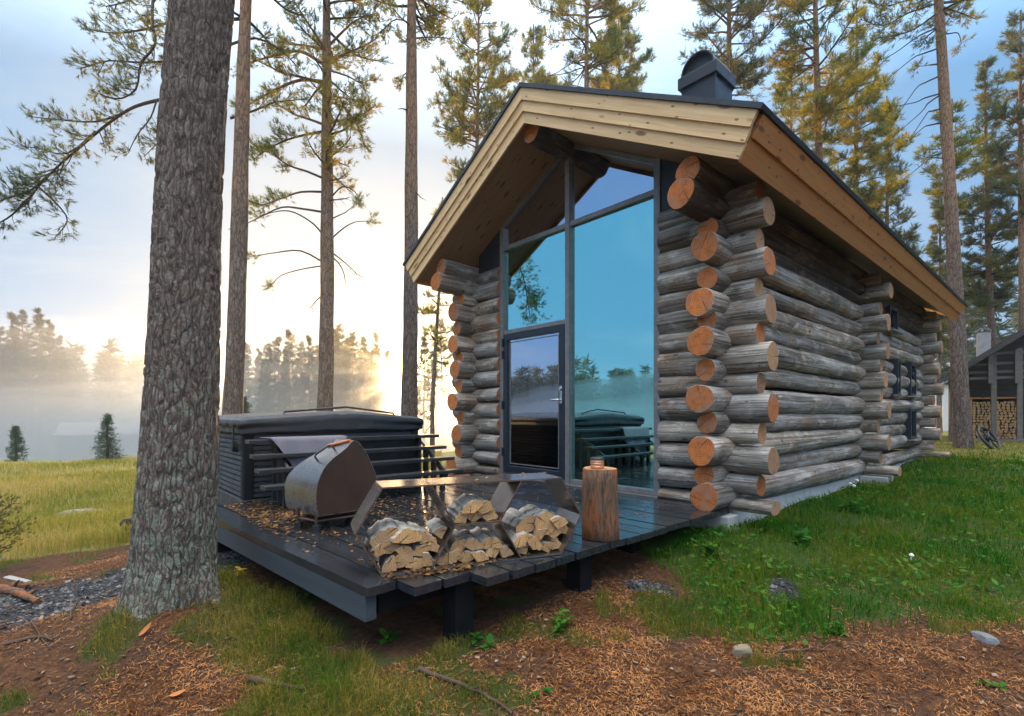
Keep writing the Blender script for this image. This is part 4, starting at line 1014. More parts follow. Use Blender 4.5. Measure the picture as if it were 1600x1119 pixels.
p.limb([W2(*a) for a in ((50,305,7.95),(20,335,7.9),(-10,352,7.9),(-50,360,7.9))], .014, 1.15, .4, .1, .09)
p.limb([W2(*a) for a in ((245,156,8.4),(235,185,8.4),(215,210,8.4),(200,240,8.4))], .012, 1.08, .4, .2, .09)
p.limb([W2(*a) for a in ((270,152,8.5),(285,190,8.6),(250,220,8.7),(225,245,8.7))], .012, 1.15, .45, .2, .09)
p.limb([W2(*a) for a in ((355,20,8.7),(300,5,8.6),(245,-5,8.5),(238,30,8.4),(242,70,8.4),(220,100,8.4),(212,140,8.4),(180,155,8.4),(140,140,8.4))], .03, 1.01, .55, .3, .09)
p.limb([W2(*a) for a in ((355,80,8.7),(300,90,8.7),(230,98,8.6),(170,95,8.5),(125,108,8.5))], .024, 1.22, .5, .3, .09)
p.limb([W2(*a) for a in ((355,40,8.7),(290,30,8.7),(230,45,8.6),(180,52,8.6),(135,45,8.6))], .024, 1.15, .5, .3, .09)
p.limb([W2(*a) for a in ((355,0,8.7),(290,-20,8.7),(230,-10,8.6),(190,5,8.6),(165,10,8.6))], .024, 1.08, .45, .3, .09)
p.limb([W2(*a) for a in ((360,70,8.7),(400,60,8.9),(440,80,9.1),(470,110,9.2))], .022, 1.01, .45, .3, .09)
p.limb([W2(*a) for a in ((360,185,8.7),(400,172,8.9),(430,160,9.1),(480,155,9.2))], .022, 0.86, .4, .35, .09)
p.crown(8.3, 2.0, .5, .9, .5)
p.finish('pine_tree', 'grey orange pine trunk right behind the old pine, long bough drooping left', 'pine tree', t2, k=18, nl=.092, nw=.0076, leaf='dark_needles')

def mk(px, Y, H, r0, z0, R_, label, seed, lean=(0, 0), dead=None, leaf='pine_needles', k=14, nl=.151, nw=.0108, dens=1.0, tl=.55, whorl=.42, shape='pine', bark='pine_bark', tsp=.11, bow=.06, extra=None, per=(3, 5)):
    p = Pine(seed); p.trunk(H, r0, lean, bow=bow); L_ = tloc(px, Y)
    p.crown(z0, R_, whorl, dens, tl, shape, tsp, per)
    if dead: p.dead(*dead)
    if extra: extra(p, L_)
    return p.finish('pine_tree', label, 'pine tree', L_, bark=bark, leaf=leaf, k=k, nl=nl, nw=nw)
def ex3(p, L_):
    w = lambda px, py, Y: ray(px, py, Y) - Vector(L_)
    for pts, r, ff, dn in ((((505,100,11),(470,80,10.8),(440,85,10.6),(400,95,10.4),(370,110,10.3)),.04,.3,1.5), (((506,128,11),(470,125,10.9),(430,140,10.7),(395,160,10.6),(375,170,10.6)),.04,.3,1.3),
        (((507,205,11),(480,210,10.9),(450,218,10.8),(420,232,10.7),(395,250,10.6)),.03,.35,1.7), (((508,280,11),(480,268,10.9),(450,258,10.8),(425,240,10.8),(400,235,10.7)),.026,.4,1.6),
        (((508,300,11),(470,300,10.9),(440,310,10.8),(410,320,10.7),(390,315,10.7)),.024,.35,1.6), (((508,332,11),(470,326,10.9),(440,324,10.8),(405,340,10.7),(380,352,10.6)),.024,.97,.2),
        (((508,372,11),(490,350,10.9),(460,332,10.8),(435,330,10.8),(405,338,10.7)),.02,.98,.2), (((515,70,11),(540,45,11),(560,30,11),(590,20,11)),.03,.3,1.4), (((515,110,11),(545,120,11),(565,130,11),(582,122,11)),.022,.4,1.5),
        (((516,160,11),(540,170,11),(560,200,11),(570,230,11)),.022,.3,1.7),(((516,150,11),(550,155,11),(575,160,11)),.018,.4,1.5),
        (((516,310,11),(535,292,11),(555,300,11),(560,315,11)),.016,.98,.2), (((516,343,11),(540,332,11),(558,318,11)),.014,.98,.2), (((516,375,11),(535,358,11),(555,347,11),(578,346,11)),.016,.98,.2), (((508,412,11),(470,392,10.9),(430,395,10.8),(400,400,10.7)),.02,.98,.2), (((508,415,11),(475,420,10.9),(440,430,10.8),(425,445,10.8)),.014,.98,.2)):
        p.limb([w(*a) for a in pts], r, dn, .5, ff, .09, 1 if pts[0][1] < 200 else 0)
mk(506, 11, 14.5, .172, 6.9, 1.55, 'slender pine behind the hot tub with many curved limbs', 31, (.12, 0), (5, 3.5, 6.5, 1.0), k=17, nl=.103, nw=.0083, dens=1.25, whorl=.5, tl=.5, bow=.03, extra=ex3, tsp=.1)
def ex4(p, L_):
    w = lambda px, py, Y: ray(px, py, Y) - Vector(L_)
    for pts in (((648,40,11),(620,30,11),(600,45,11),(585,60,11)), ((648,60,11),(675,58,11),(700,60,11)), ((646,105,11),(630,118,11),(625,135,11))): p.limb([w(*a) for a in pts], .016, 1.6, .35, .3, .09)
mk(638, 11, 17, .175, 10.2, 2.0, 'straight bare pine trunk standing close left of the roof', 32, (.14, 0), (3, 6, 9.5, .5), k=14, nl=.119, nw=.0108, bow=.02, extra=ex4)
mk(675, 19, 10.2, .085, 4.2, 1.0, 'thin young pine seen just left of the log wall, lit by low sun', 33, (.35, 0), (10, 1.5, 4.5, .9), k=14, nl=.140, nw=.0126, dens=.9, shape='c', per=(2, 3))
mk(742, 21, 20, .14, 11.6, 2.15, 'pine with golden green crown above the left roof slope', 34, (.1, 0), (22, 8.6, 12, 2.0), k=14, nl=.173, nw=.0153, dens=1.0)
mk(832, 27, 22.6, .15, 14, 1.8, 'small pine top peeping over the roof ridge', 35, (0, 0), k=14, nl=.205, nw=.0198, dens=1.1, tl=.6)
mk(918, 19, 20, .17, 14.2, 2.3, 'tall orange pine trunk rising behind the roof ridge', 36, (0, 0), (16, 12, 15, 1.9), k=12, nl=.162, nw=.0144)
mk(966, 26, 22.2, .15, 15, 1.95, 'golden bushy pine right of the tall trunk behind the ridge', 37, k=14, nl=.205, nw=.0189, dens=1.2, tl=.65)
mk(1139, 18, 19.5, .18, 11.8, 2.35, 'tall pine directly behind the chimney', 38, (-.05, 0), (14, 9, 12.5, 1.8), k=12, nl=.151, nw=.0135, dens=1.05, leaf='dark_needles')
mk(1288, 17, 19.5, .165, 8.0, 1.9, 'golden pine with orange trunk above the middle of the eave', 39, (-.35, 0), (14, 6, 8.5, 1.6), k=14, nl=.151, nw=.0135, dens=1.05)
mk(1236, 25, 19, .15, 11, 1.7, 'pine crown filling the gap right of the chimney', 40, k=14, nl=.194, nw=.0180)
mk(1342, 20, 17.2, .14, 7.2, 1.55, 'dense green pine right of the golden pine over the eave', 41, (-.1, 0), k=14, nl=.173, nw=.0162, dens=1.15)
mk(1388, 23, 15.6, .13, 5.2, 1.75, 'dark green pine over the rear half of the eave', 42, (-.1, 0), k=14, nl=.184, nw=.0171, leaf='dark_needles', shape='c')
def ex14(p, L_):
    w = lambda px, py, Y: ray(px, py, Y) - Vector(L_)
    for pts in (((1468,42,13),(1430,60,13),(1395,85,13),(1372,95,13)), ((1468,75,13),(1425,92,13),(1382,128,13)), ((1470,118,13),(1430,140,13),(1398,188,13)), ((1470,146,13),(1430,160,13),(1390,168,13)),
        ((1470,148,13),(1440,175,13),(1402,208,13)), ((1471,170,13),(1448,178,13),(1420,220,13)), ((1471,192,13),(1442,200,13),(1418,222,13)), ((1471,240,13),(1450,250,13),(1415,278,13)), ((1478,52,13),(1497,52,13),(1502,68,13)), ((1468,100,13),(1450,102,13),(1435,104,13))):
        P = [w(*a) for a in pts]; P = [P[0], P[0].lerp(P[1], .5) + Vector((0, .1, .06))] + P[1:]; p.limb(P, .02, .5, .35, .985, .3)
    for pts in (((1465,5,13),(1420,20,13),(1380,40,13),(1345,30,13)), ((1465,20,13),(1430,45,13),(1400,55,13),(1370,60,13)), ((1470,10,13),(1500,20,13),(1525,30,13)), ((1470,40,13),(1445,60,13),(1450,70,13)),((1465,-10,13),(1420,0,13),(1380,10,13),(1355,0,13))): p.limb([w(*a) for a in pts], .022, 1.5, .45, .3, .09)
mk(1506, 13, 18, .17, 11.4, 1.7, 'big leaning pine with dead branches beyond the rear corner', 43, (-1.05, 0), k=12, nl=.124, nw=.0117, bow=.03, extra=ex14)
mk(1553, 22, 16.6, .15, 6.0, 1.8, 'bright green topped pine behind the neighbouring house', 44, (-.4, 0), k=14, nl=.173, nw=.0162, dens=1.1, shape='c', leaf='dark_needles')
mk(1596, 20, 17.2, .14, 8.6, 1.8, 'pine at the right edge above the dark house', 45, k=14, nl=.173, nw=.0162, dens=1.1, leaf='dark_needles')
mk(1468, 31, 15.6, .13, 5.5, 1.6, 'pale distant pine left of the big leaning pine', 46, k=14, nl=.238, nw=.0234, shape='c', leaf='dark_needles')
mk(1488, 17.5, 12, .085, 8.2, 1.1, 'thin pale trunk between the rear corner and the leaning pine', 47, k=11, nl=.162, nw=.0162)

# spruce saplings and young trees
def spruce(seed, H, R_, dens=1.0, tl=.3):
    p = Pine(seed); p.trunk(H, .03 + H * .012, bow=.01, flare=1.1); rg = p.rg; z = .12
    while z < H - .06:
        u = z / H; L = max(.05, R_ * (1 - u) ** .9)
        for _ in range(rg.randint(5, 8)):
            a = rg.uniform(0, 6.28); l = L * rg.uniform(.75, 1.12); pts = branch_path(p.at(z), (math.cos(a), math.sin(a), .05 + .5 * u), l, 4, rg, .32, .07, .28)
            p.limb(pts, .004 + .006 * l, dens * 2.0 / max(.35, l) ** .35, min(tl, l * .45), .12, .06)
        z += H * rg.uniform(.04, .06)
    return p
L_ = tloc(168, 24.5); spruce(51, 2.35, .80, .55).finish('spruce_sapling', 'larger bluish spruce sapling at the edge of the misty field', 'spruce', L_, leaf='spruce_needles', k=7, nl=.07, nw=.011, bark='twig_bark')
L_ = tloc(25, 26.5); spruce(52, 1.85, .52, .4).finish('spruce_sapling', 'smaller thin spruce sapling at the left end of the field edge', 'spruce', L_, leaf='spruce_needles', k=8, nl=.07, nw=.012, bark='twig_bark')
L_ = tloc(381, 21); spruce(53, 2.9, .8, .55).finish('spruce_sapling', 'young spruce showing between pine trunk and hot tub', 'spruce', L_, leaf='spruce_needles', k=8, nl=.08, nw=.013, bark='twig_bark')
L_ = (-5.30, 5.0, hz(-5.30, 5.0) - .1); p = Pine(54); p.path = [Vector((0, 0, -.1)), Vector((.06, 0, .2)), Vector((-.02, .03, .5)), Vector((.0, 0, .78))]; p.H = .8
p.tr.tube(p.path, [.016, .013, .01, .004], 7)
for z, a, l, el in ((.32,.1,.24,.1),(.36,2.9,.3,.1),(.42,-.8,.22,.2),(.46,.4,.36,.15),(.52,3.4,.34,.2),(.58,-.2,.30,.25),(.62,1.4,.3,.3),(.68,2.6,.22,.4),(.74,.2,.18,.6),(.3,-1.6,.25,0),(.55,-2.2,.3,.2)):
    p.limb(branch_path(p.at(z), (math.cos(a), math.sin(a), el), l, 4, p.rg, .25, .1), .007, 3.6, .12, .3, .03)
p.finish('spruce_sapling', 'dark little evergreen shoot at the left picture edge near the gravel', 'spruce', L_, leaf='dark_needles', k=12, nl=.032, nw=.007, bark='twig_bark')

# misty treeline across the field: individuals sharing four meshes
protos = []
for i in range(4):
    p = Pine(60 + i); H = 19 + i; p.trunk(H, .2, bow=.1); p.crown(H * (.34, .26, .42, .3)[i], (2.1, 2.3, 1.9, 2.0)[i], .6, .5, .8, ('c', 'c', 'pine', 'c')[i], .22, (3, 5)); protos.append((p, H))
def treeline(spots, label, group, seed):
    rg = random.Random(seed); first = {}
    for (px, ytop, Y) in spots:
        i = rg.randrange(4); p, H = protos[i]; X = (px - CX) / F * Y; z = hz(X, Y); top = CAMZ + (HY - ytop) / F * Y
        s_ = (top - z) / H; rz = rg.uniform(0, 6.28)
        if i not in TL: TL[i] = p.finish('pine_tree', label, 'pine tree', (X, Y, z), rz, group, leaf='far_needles', k=8, nl=.40, nw=.036, spread=1.0); TL[i].scale = (s_ * 1.05, s_ * 1.05, s_)
        else: copy_thing(TL[i], (X, Y, z), rz, label, group, (s_ * 1.05, s_ * 1.05, s_))
TL = {}
rg = random.Random(8)
sp = []
for px, yt in ((385,530),(402,545),(422,532),(437,520),(455,512),(470,530),(480,522),(492,540),(533,506),(527,515),(552,518),(571,524),(588,520),(566,540),(606,548),(540,540),(665,520),(690,500),(650,545),(448,548),(412,556),(678,545),(580,548),(515,530)):
    sp.append((px + rg.uniform(-3, 3), yt + rg.uniform(-4, 4), rg.uniform(68, 92)))
    if px < 585: sp.append((px + rg.uniform(-10, 10), yt + rg.uniform(6, 26), rg.uniform(78, 104)))
treeline(sp, 'grey green pine in the misty treeline behind the hot tub', 'pines in the misty treeline behind the hot tub', 81)
sp = [(px, yt, 82 + 8 * rg.random()) for px, yt in ((-28,500),(2,512),(18,486),(36,486),(62,480),(78,498),(92,522),(8,540),(50,520),(100,548))]
treeline(sp, 'sunlit golden pine rising out of the mist at far left', 'golden pines at far left', 82)
# the unbroken wood beyond, one mass
def wood(name, spots, label):
    V_, F_ = [], []; nv = 0; g = np.random.default_rng(9)
    for (X, Y, H) in spots:
        z0 = hz(X, Y); n = 100; u = g.random(n) ** .8; a = g.uniform(0, 6.28, n); R_ = H * .13 * (1.02 - u) ** .8 * (g.random(n) ** .5)
        C = np.stack([X + R_ * np.cos(a), Y + R_ * np.sin(a), z0 + H * (.25 + .75 * u)], 1); D = np.stack([np.cos(a), np.sin(a), np.full(n, .2)], 1)
        v, f = needles(C, D / np.linalg.norm(D, axis=1)[:, None], 5, H * .085, H * .017, int(g.integers(1e6)), .9); V_.append(v); F_.append(f + nv); nv += len(v)
        w = H * .008; tv = np.array([(X - w, Y, z0 - 1), (X + w, Y, z0 - 1), (X, Y + w, z0 - 1), (X, Y, z0 + H)]); V_.append(tv); F_.append(np.array([(0, 1, 3), (1, 2, 3), (2, 0, 3)]) + nv); nv += 4
    o = np_mesh(name, np.vstack(V_), np.vstack(F_), M['far_needles']); tag(o, label, 'forest', kind='stuff'); return o
rg = random.Random(19); sp = []
for i in range(420):
    a = R(rg.uniform(-150, -20)); d = rg.uniform(118, 160)
    if a > R(-36): d += 20
    if R(-32) < a < R(-24): continue
    if abs(a - SUN_AZ) < R(6): continue
    sp.append((math.sin(a) * d, math.cos(a) * d, rg.uniform(15, 21) * (1.15 if rg.random() < .15 else 1)))
for i in range(120):
    a = R(rg.uniform(-18, 75)); d = rg.uniform(60, 110)
    if abs(a - SUN_AZ) < R(4.0): continue
    if a < 0: d = rg.uniform(95, 130)
    sp.append((math.sin(a) * d, math.cos(a) * d, rg.uniform(13, 19)))
for i in range(110):
    a = R(rg.uniform(80, 210)); d = rg.uniform(60, 100); sp.append((math.sin(a) * d, math.cos(a) * d, rg.uniform(14, 19)))
wood('distant_forest', sp, 'distant conifer forest fading in the mist all round the clearing')
# ================================================================== NEIGHBOURING HOUSE
HB = ray(1512, 690, 20.0); HB.z = hz(HB.x, HB.y); HPH = R(-36)
house = thing('wooden_house', 'dark board house with open porch and firewood wall at the right edge', 'house', HB, HPH)
HI_ = (Matrix.Translation(HB) @ Matrix.Rotation(HPH, 4, 'Z')).inverted()
def hp(px, py, yl=0.0):
    """where the line of sight through that picture position meets the house's front plane (house frame)"""
    o_ = HI_ @ Vector((0, 0, CAMZ)); d_ = HI_.to_3x3() @ Vector(((px - CX) / F, 1, -(py - HY) / F)); k_ = (yl - o_.y) / d_.y
    return o_ + d_ * k_
e = hp(1475, 596, -.75); e2 = hp(1600, 521, -.75); SL = (e2.z - e.z) / (e2.x - e.x); ridge = Vector((e.x + 4.9, 0, e.z + 4.9 * SL)); XR = 2 * ridge.x - e.x
mb = MB(); mb.prism([(e.x + .8, .9, -.1), (XR - .8, .9, -.1), (XR - .8, .9, e.z + .8 * SL - .05), (ridge.x, .9, ridge.z - .05), (e.x + .8, .9, e.z + .8 * SL - .05)], (0, 6, 0)); wall = mb.build('wall', M['dark_house_board'], house)
mb = MB()
for i in range(30):
    z_ = .25 + i * .2; x_ = max(e.x + .79, e.x + (z_ + .19 - e.z) / SL + .04)
    if x_ < ridge.x - .1: mb.box((x_, .868, z_), (XR - (x_ - e.x), .899, z_ + .185))
mb.build('wall_boards', M['dark_house_board'], wall)
def roof_side(sg):
    th = .13; x0 = e.x if sg > 0 else XR; mb = MB(); a, b = (x0, e.z), (ridge.x, ridge.z)
    mb.prism([(a[0], -.75, a[1]), (b[0], -.75, b[1]), (b[0], -.75, b[1] + th), (a[0], -.75, a[1] + th)], (0, 8.0, 0)); rf = mb.build('roof', M['dark_house_board'], house)
    mb = MB(); mb.prism([(a[0], -.79, a[1] - .05), (b[0], -.79, b[1] - .05), (b[0], -.79, b[1] + th + .03), (a[0], -.79, a[1] + th + .03)], (0, .038, 0)); mb.build('barge_board', M['dark_house_board'], rf)
    mb = MB()
    for q_ in range(9):
        yy = -.5 + q_ * .9; mb.prism([(a[0], yy, a[1] + th + .002), (b[0], yy, b[1] + th + .002), (b[0], yy, b[1] + th + .05), (a[0], yy, a[1] + th + .05)], (0, .06, 0))
    mb.build('roof_battens', M['dark_house_board'], rf); return rf
rf = roof_side(1); roof_side(-1)
c0 = hp(1527, 552, 2.2); c1 = hp(1547, 520, 2.2)
mb = MB(); mb.box((c0.x, 2.0, c0.z - .9), (c1.x, 2.5, c1.z)); cy = mb.build('chimney', M['concrete'], rf)
mb = MB(); cxm = (c0.x + c1.x) / 2; mb.tube([(cxm + .24 * math.cos(a), 2.2, c1.z + .0 + .20 * math.sin(a)) for a in np.linspace(.2, 2.9, 9)], .03, 6); mb.build('chimney_hood', M['frame_steel'], cy)
for px, py0 in ((1551, 556), (1591, 545)):
    a, b = hp(px, 686), hp(px, py0); mb = MB(); mb.box((a.x - .075, -.3, -.2), (a.x + .075, -.15, b.z)); mb.build('porch_post', M['porch_wood'], house)
for px, py0 in ((1545, 556), (1586, 548)):
    a, b = hp(px, 600), hp(px, py0); mb = MB(); mb.box((a.x - .065, -.44, a.z), (a.x + .065, -.303, b.z)); mb.build('porch_bracket', M['porch_wood'], house)
for px, py in ((1549, 553), (1520, 570), (1512, 583), (1512, 592)):
    a = hp(px, py); mb = MB(); mb.box((a.x, -.148, a.z - .05), (XR - 1.2, -.06, a.z + .05)); mb.build('porch_rail', M['porch_wood'], house)
mb = MB(); mb.box((e.x + .8, -.35, -.45), (XR - .8, .86, .14)); mb.build('porch_floor', M['porch_wood'], house)
a, b = hp(1519, 672, .2), hp(1592, 625, .2)
mb = MB(); mb.box((a.x - .08, .2, .142), (a.x, .8, b.z + .06)); mb.box((b.x, .2, .142), (b.x + .08, .8, b.z + .06)); mb.box((a.x - .08, .2, b.z + .062), (b.x + .08, .8, b.z + .12)); mb.build('wood_store', M['brown_pine_board'], house)
mb = MB(); rg = random.Random(2); z = .2
while z < b.z - .02:
    x = a.x + .06
    while x < b.x - .03:
        r = rg.uniform(.045, .07); mb.tube([(x, .18 + rg.uniform(0, .05), z + rg.uniform(-.015, .015)), (x, .7, z)], r, rg.choice((5, 6, 7)), 0, True, 1, False); x += r * 2.05
    z += .104
o = mb.build('stacked_firewood', [M['dark_log'], M['birch_end']], loc=HB, rot=(0, 0, HPH)); tag(o, 'wall of stacked firewood under the porch of the dark house', 'firewood', kind='stuff')
# white shed sliver behind
sh_ = thing('white_shed', 'pale shed wall glimpsed between the cabin rear and the leaning pine', 'shed', ray(1487, 690, 34))
mb = MB(); mb.box((-.55, 0, -.6), (.55, 2, 3.9)); mb.build('wall', M['pale_wall'], sh_)
mb = MB(); mb.prism([(-.65, -.2, 3.86), (.65, -.2, 3.86), (.65, -.2, 3.95), (0, -.2, 4.25), (-.65, -.2, 3.95)], (0, 2.4, 0)); mb.build('roof', M['roof_felt'], sh_)
# hazy farm building across the field
fb = thing('farm_building', 'faint pale roofed building across the misty field', 'building', (-58, 72, hz(-58, 72)), R(20))
mb = MB(); mb.box((-5, -2, -1), (5, 2, 4.4)); mb.build('wall', M['grey_paint'], fb)
mb = MB(); mb.prism([(-5.4, -2.4, 4.3), (-5.4, 0, 6.0), (-5.4, 2.4, 4.3)], (10.8, 0, 0)); mb.build('roof', M['grey_board'], fb)

# ================================================================== SMALL THINGS ON THE GROUND
def rock(name, label, loc, size, mat, seed, cat='stone', flat=1.0, group=None):
    rg = random.Random(seed); bm = bmesh.new(); bmesh.ops.create_icosphere(bm, subdivisions=3, radius=1)
    ax = [Vector((rg.gauss(0, 1), rg.gauss(0, 1), rg.gauss(0, 1))).normalized() for _ in range(9)]; lim = [rg.uniform(.62, .92) for _ in ax]
    for v in bm.verts:
        p = v.co.copy()
        for a, l in zip(ax, lim):
            d = p.dot(a)
            if d > l: p -= a * (d - l) * .93
        p *= 1 + .05 * mnoise.noise(v.co * 3 + Vector((seed, 0, 0))); v.co = Vector((p.x * size[0], p.y * size[1], p.z * size[2] * flat))
    me = bpy.data.meshes.new(name); bm.to_mesh(me); bm.free(); me.materials.append(mat)
    o = bpy.data.objects.new(name, me); COL.objects.link(o); o.location = (loc[0], loc[1], hz(*loc) + size[2] * .35 * flat); o.rotation_euler = (0, 0, rg.uniform(0, 6)); return tag(o, label, cat, group)
def gp(px, py, z0=-.4):
    Y = (CAMZ - z0) * F / (py - HY)
    for _ in range(6): Y = (CAMZ - hz((px - CX) / F * Y, Y)) * F / (py - HY)
    return ((px - CX) / F * Y, Y)
rock('stone', 'pale stone in the brown litter in front of the cabin corner', gp(1160, 1026), (.056, .045, .055), M['stone_grey'], 1)
rock('stone', 'flat bluish stone at the right in the grass', gp(1537, 1000), (.08, .055, .03), M['stone_blue'], 2)
rock('stone', 'flat grey rock lying out in the yellow field', gp(128, 806), (.42, .25, .09), M['stone_grey'], 4)
for i, (px, py) in enumerate(((1328, 764), (1338, 762), (1333, 768))):
    x, y = gp(px, py); mb = MB(); mb.tube([(0, 0, -.02), (0, 0, .04)], .010, 8); mb.tube([(0, 0, .036), (0, 0, .048), (0, 0, .06)], [.028, .025, .009], 14)
    o = mb.build('mushroom', M['mushroom_white'], loc=(x, y, hz(x, y) + .04), rot=(.1 * i, .15, 0)); tag(o, 'little white mushroom in the grass beside the log wall', 'mushroom', 'white mushrooms by the log wall')
x, y = gp(1423, 880); mb = MB(); mb.tube([(0, 0, 0), (.006, 0, .045)], .006, 7); mb.tube([(.006, 0, .042), (.007, 0, .053), (.007, 0, .062)], [.019, .016, .005], 12)
tag(mb.build('mushroom', M['mushroom_white'], loc=(x, y, hz(x, y) + .02)), 'single white mushroom alone in the green slope', 'mushroom')
def stick(label, pix, r, mat='twig_bark', name='fallen_branch', cat='branch', lift=.012, side=None):
    pts = []
    for px, py in pix: x, y = gp(px, py); pts.append(Vector((x, y, hz(x, y) + lift)))
    mb = MB(); P = [pts[0]]
    for a, b in zip(pts, pts[1:]): P += [a.lerp(b, .5) + Vector((random.uniform(-.01, .01), random.uniform(-.01, .01), random.uniform(0, .008))), b]
    mb.tube(P, [r * (1 - .55 * i / (len(P) - 1)) for i in range(len(P))], 8, jit=lambda i, k: 1 + .18 * math.sin(i * 2.3 + k * 1.9))
    for s_ in side or (): mb.tube([P[s_[0]], P[s_[0]] + Vector(s_[1]) * .5, P[s_[0]] + Vector(s_[1])], [r * .5, r * .35, r * .15], 6)
    return tag(mb.build(name, M[mat]), label, cat)
stick('dark broken branch lying in the litter below the deck corner', [(392, 1064), (420, 1070), (450, 1076), (476, 1080)], .017)
stick('long dark root running towards the bottom centre', [(655, 1048), (700, 1066), (735, 1080), (765, 1095), (800, 1119)], .013, side=[(4, (.05, -.04, .03))])
stick('thin curved twig beside the pale stone', [(1218, 1022), (1250, 1020), (1284, 1012)], .007)
stick('thin twig at the grass edge right of the cabin corner', [(1420, 965), (1440, 975), (1458, 985)], .006)
stick('bare dark twig on the gravel left of the old pine', [(110, 970), (118, 948), (130, 930)], .007, side=[(2, (.03, .02, .05))])
stick('reddish brown stick at the left bottom edge', [(0, 1012), (30, 1004), (60, 998), (82, 1003)], .014)
stick('thin branch leaning out of the litter by the gravel', [(50, 975), (64, 998), (78, 1015)], .006, side=[(1, (.06, .02, .05))])
# log end behind the old pine
a = ray(212, 822, 6.9); z = hz(a.x, a.y)
o = log_obj((-4.95, 6.45, z + .12), (-4.45, 8.2, z + .10), .145, .135, None, 'fallen_log', [M['dark_log'], M['dark_log']], seed=88); tag(o, 'grey log lying in the grass behind the old pine', 'log')
# broken bark and root pieces at the left edge
o = stick('weathered broken root wood on the gravel at the left edge', [(-10, 925), (15, 928), (40, 938), (58, 946)], .045, 'stump_bark', 'broken_root', 'root', .03, side=[(2, (.10, -.02, .09)), (4, (.06, .03, .05))])
o = log_obj((*gp(12, 918), 0), (*gp(45, 920), 0), .03, .022, None, 'bark_piece', [M['grey_board'], M['split_wood']], seed=4, squash=.5); o.location.z = hz(o.location.x, o.location.y) + .09; tag(o, 'pale strip of bark on top of the broken root', 'bark')
# orange leaves and the little yellow plant
def leaf_blade(L, W, curl):
    V = []
    for i in range(7):
        u = i / 6; w = W * math.sin(math.pi * min(1, u * .95 + .05)) ** .8; V += [(L * u, -w, curl * u * u * L + .12 * w), (L * u, 0, curl * u * u * L), (L * u, w, curl * u * u * L + .12 * w)]
    return V, [[i * 3 + j, i * 3 + 3 + j, i * 3 + 4 + j, i * 3 + 1 + j] for i in range(6) for j in range(2)]
for px, py, lab, rz in ((217, 1000, 'curled orange leaf standing up at the foot of the old pine', 1.0), (265, 1091, 'orange brown leaf flat on the litter near the bottom left', .1)):
    x, y = gp(px, py); V, Fc = leaf_blade(.085, .016, .3); mb = MB(); mb.add(V, Fc, 0, True); tag(mb.build('dead_leaf', M['orange_leaf'], loc=(x, y, hz(x, y) + .015), rot=(.3, -.5 if rz > .5 else -.05, rz)), lab, 'leaf')
x, y = gp(375, 908); yp = thing('yellow_plant', 'small plant with yellow autumn leaves by the deck beam', 'plant', (x, y, hz(x, y)))
mb = MB(); mb.tube([(0, 0, -.02), (.01, 0, .05), (0, .01, .10)], [.004, .003, .002], 5); mb.build('stem', M['twig_bark'], yp)
mb = MB(); rg = random.Random(6)
for i in range(11):
    V, Fc = leaf_blade(.055, .016, -.3); m_ = Matrix.Translation((0, 0, .04 + .006 * i)) @ Matrix.Rotation(i * 2.4, 4, 'Z') @ Matrix.Rotation(-rg.uniform(.1, .7), 4, 'Y'); mb.add([tuple(m_ @ Vector(v)) for v in V], Fc, 0, True)
mb.build('leaves', M['yellow_leaf'], yp)
def herb(px, py, n, label, seed, h=.12, L=.09, W=.028, xy=None):
    x, y = xy or gp(px, py); rg = random.Random(seed); o = thing('leafy_plant', label, 'plant', (x, y, hz(x, y))); sm, lm = MB(), MB()
    for s_ in range(max(2, n // 7)):
        a = rg.uniform(0, 6.28); P = branch_path((rg.uniform(-.05, .05), rg.uniform(-.05, .05), -.02), (math.cos(a) * .4, math.sin(a) * .4, 1), h * rg.uniform(.7, 1.3), 4, rg, 0, .12); sm.tube(P, .003, 4)
        for j in range(7):
            V, Fc = leaf_blade(L * rg.uniform(.6, 1.2), W * rg.uniform(.7, 1.2), -.5 * rg.random()); p_ = P[min(4, 1 + j // 2)]
            m_ = Matrix.Translation(p_) @ Matrix.Rotation(j * 2.4 + a, 4, 'Z') @ Matrix.Rotation(-rg.uniform(.0, .8), 4, 'Y'); lm.add([tuple(m_ @ Vector(v)) for v in V], Fc, 0, True)
    sm.build('stem', M['herb_leaf'], o); lm.build('leaves', M['herb_leaf'], o); return o
herb(872, 985, 35, 'green leafy weed in the grass tuft below the deck', 1, .14, .05, .016)
herb(748, 1008, 14, 'low weed beside the front deck post', 2, .07, .06, .02)
herb(610, 1000, 14, 'small weed under the front corner of the deck', 3, .06, .06, .02)
herb(490, 935, 14, 'weed growing against the deck front beam', 4, .10, .06, .02)
herb(850, 1090, 14, 'small green sprout in the litter at bottom centre', 5, .04, .035, .012)
herb(1552, 1075, 21, 'green sprout in the litter near the bottom right', 6, .04, .035, .012)
herb(1310, 992, 21, 'low green clump at the lower edge of the slope', 7, .07, .06, .018)
herb(1250, 850, 28, 'broad leafed weed on the slope below the log corner', 8, .12, .09, .03)
herb(1120, 880, 21, 'dark weed close to the concrete footing', 9, .10, .08, .028)
herb(1330, 800, 28, 'tall weed by the log wall in the green slope', 10, .14, .09, .03)
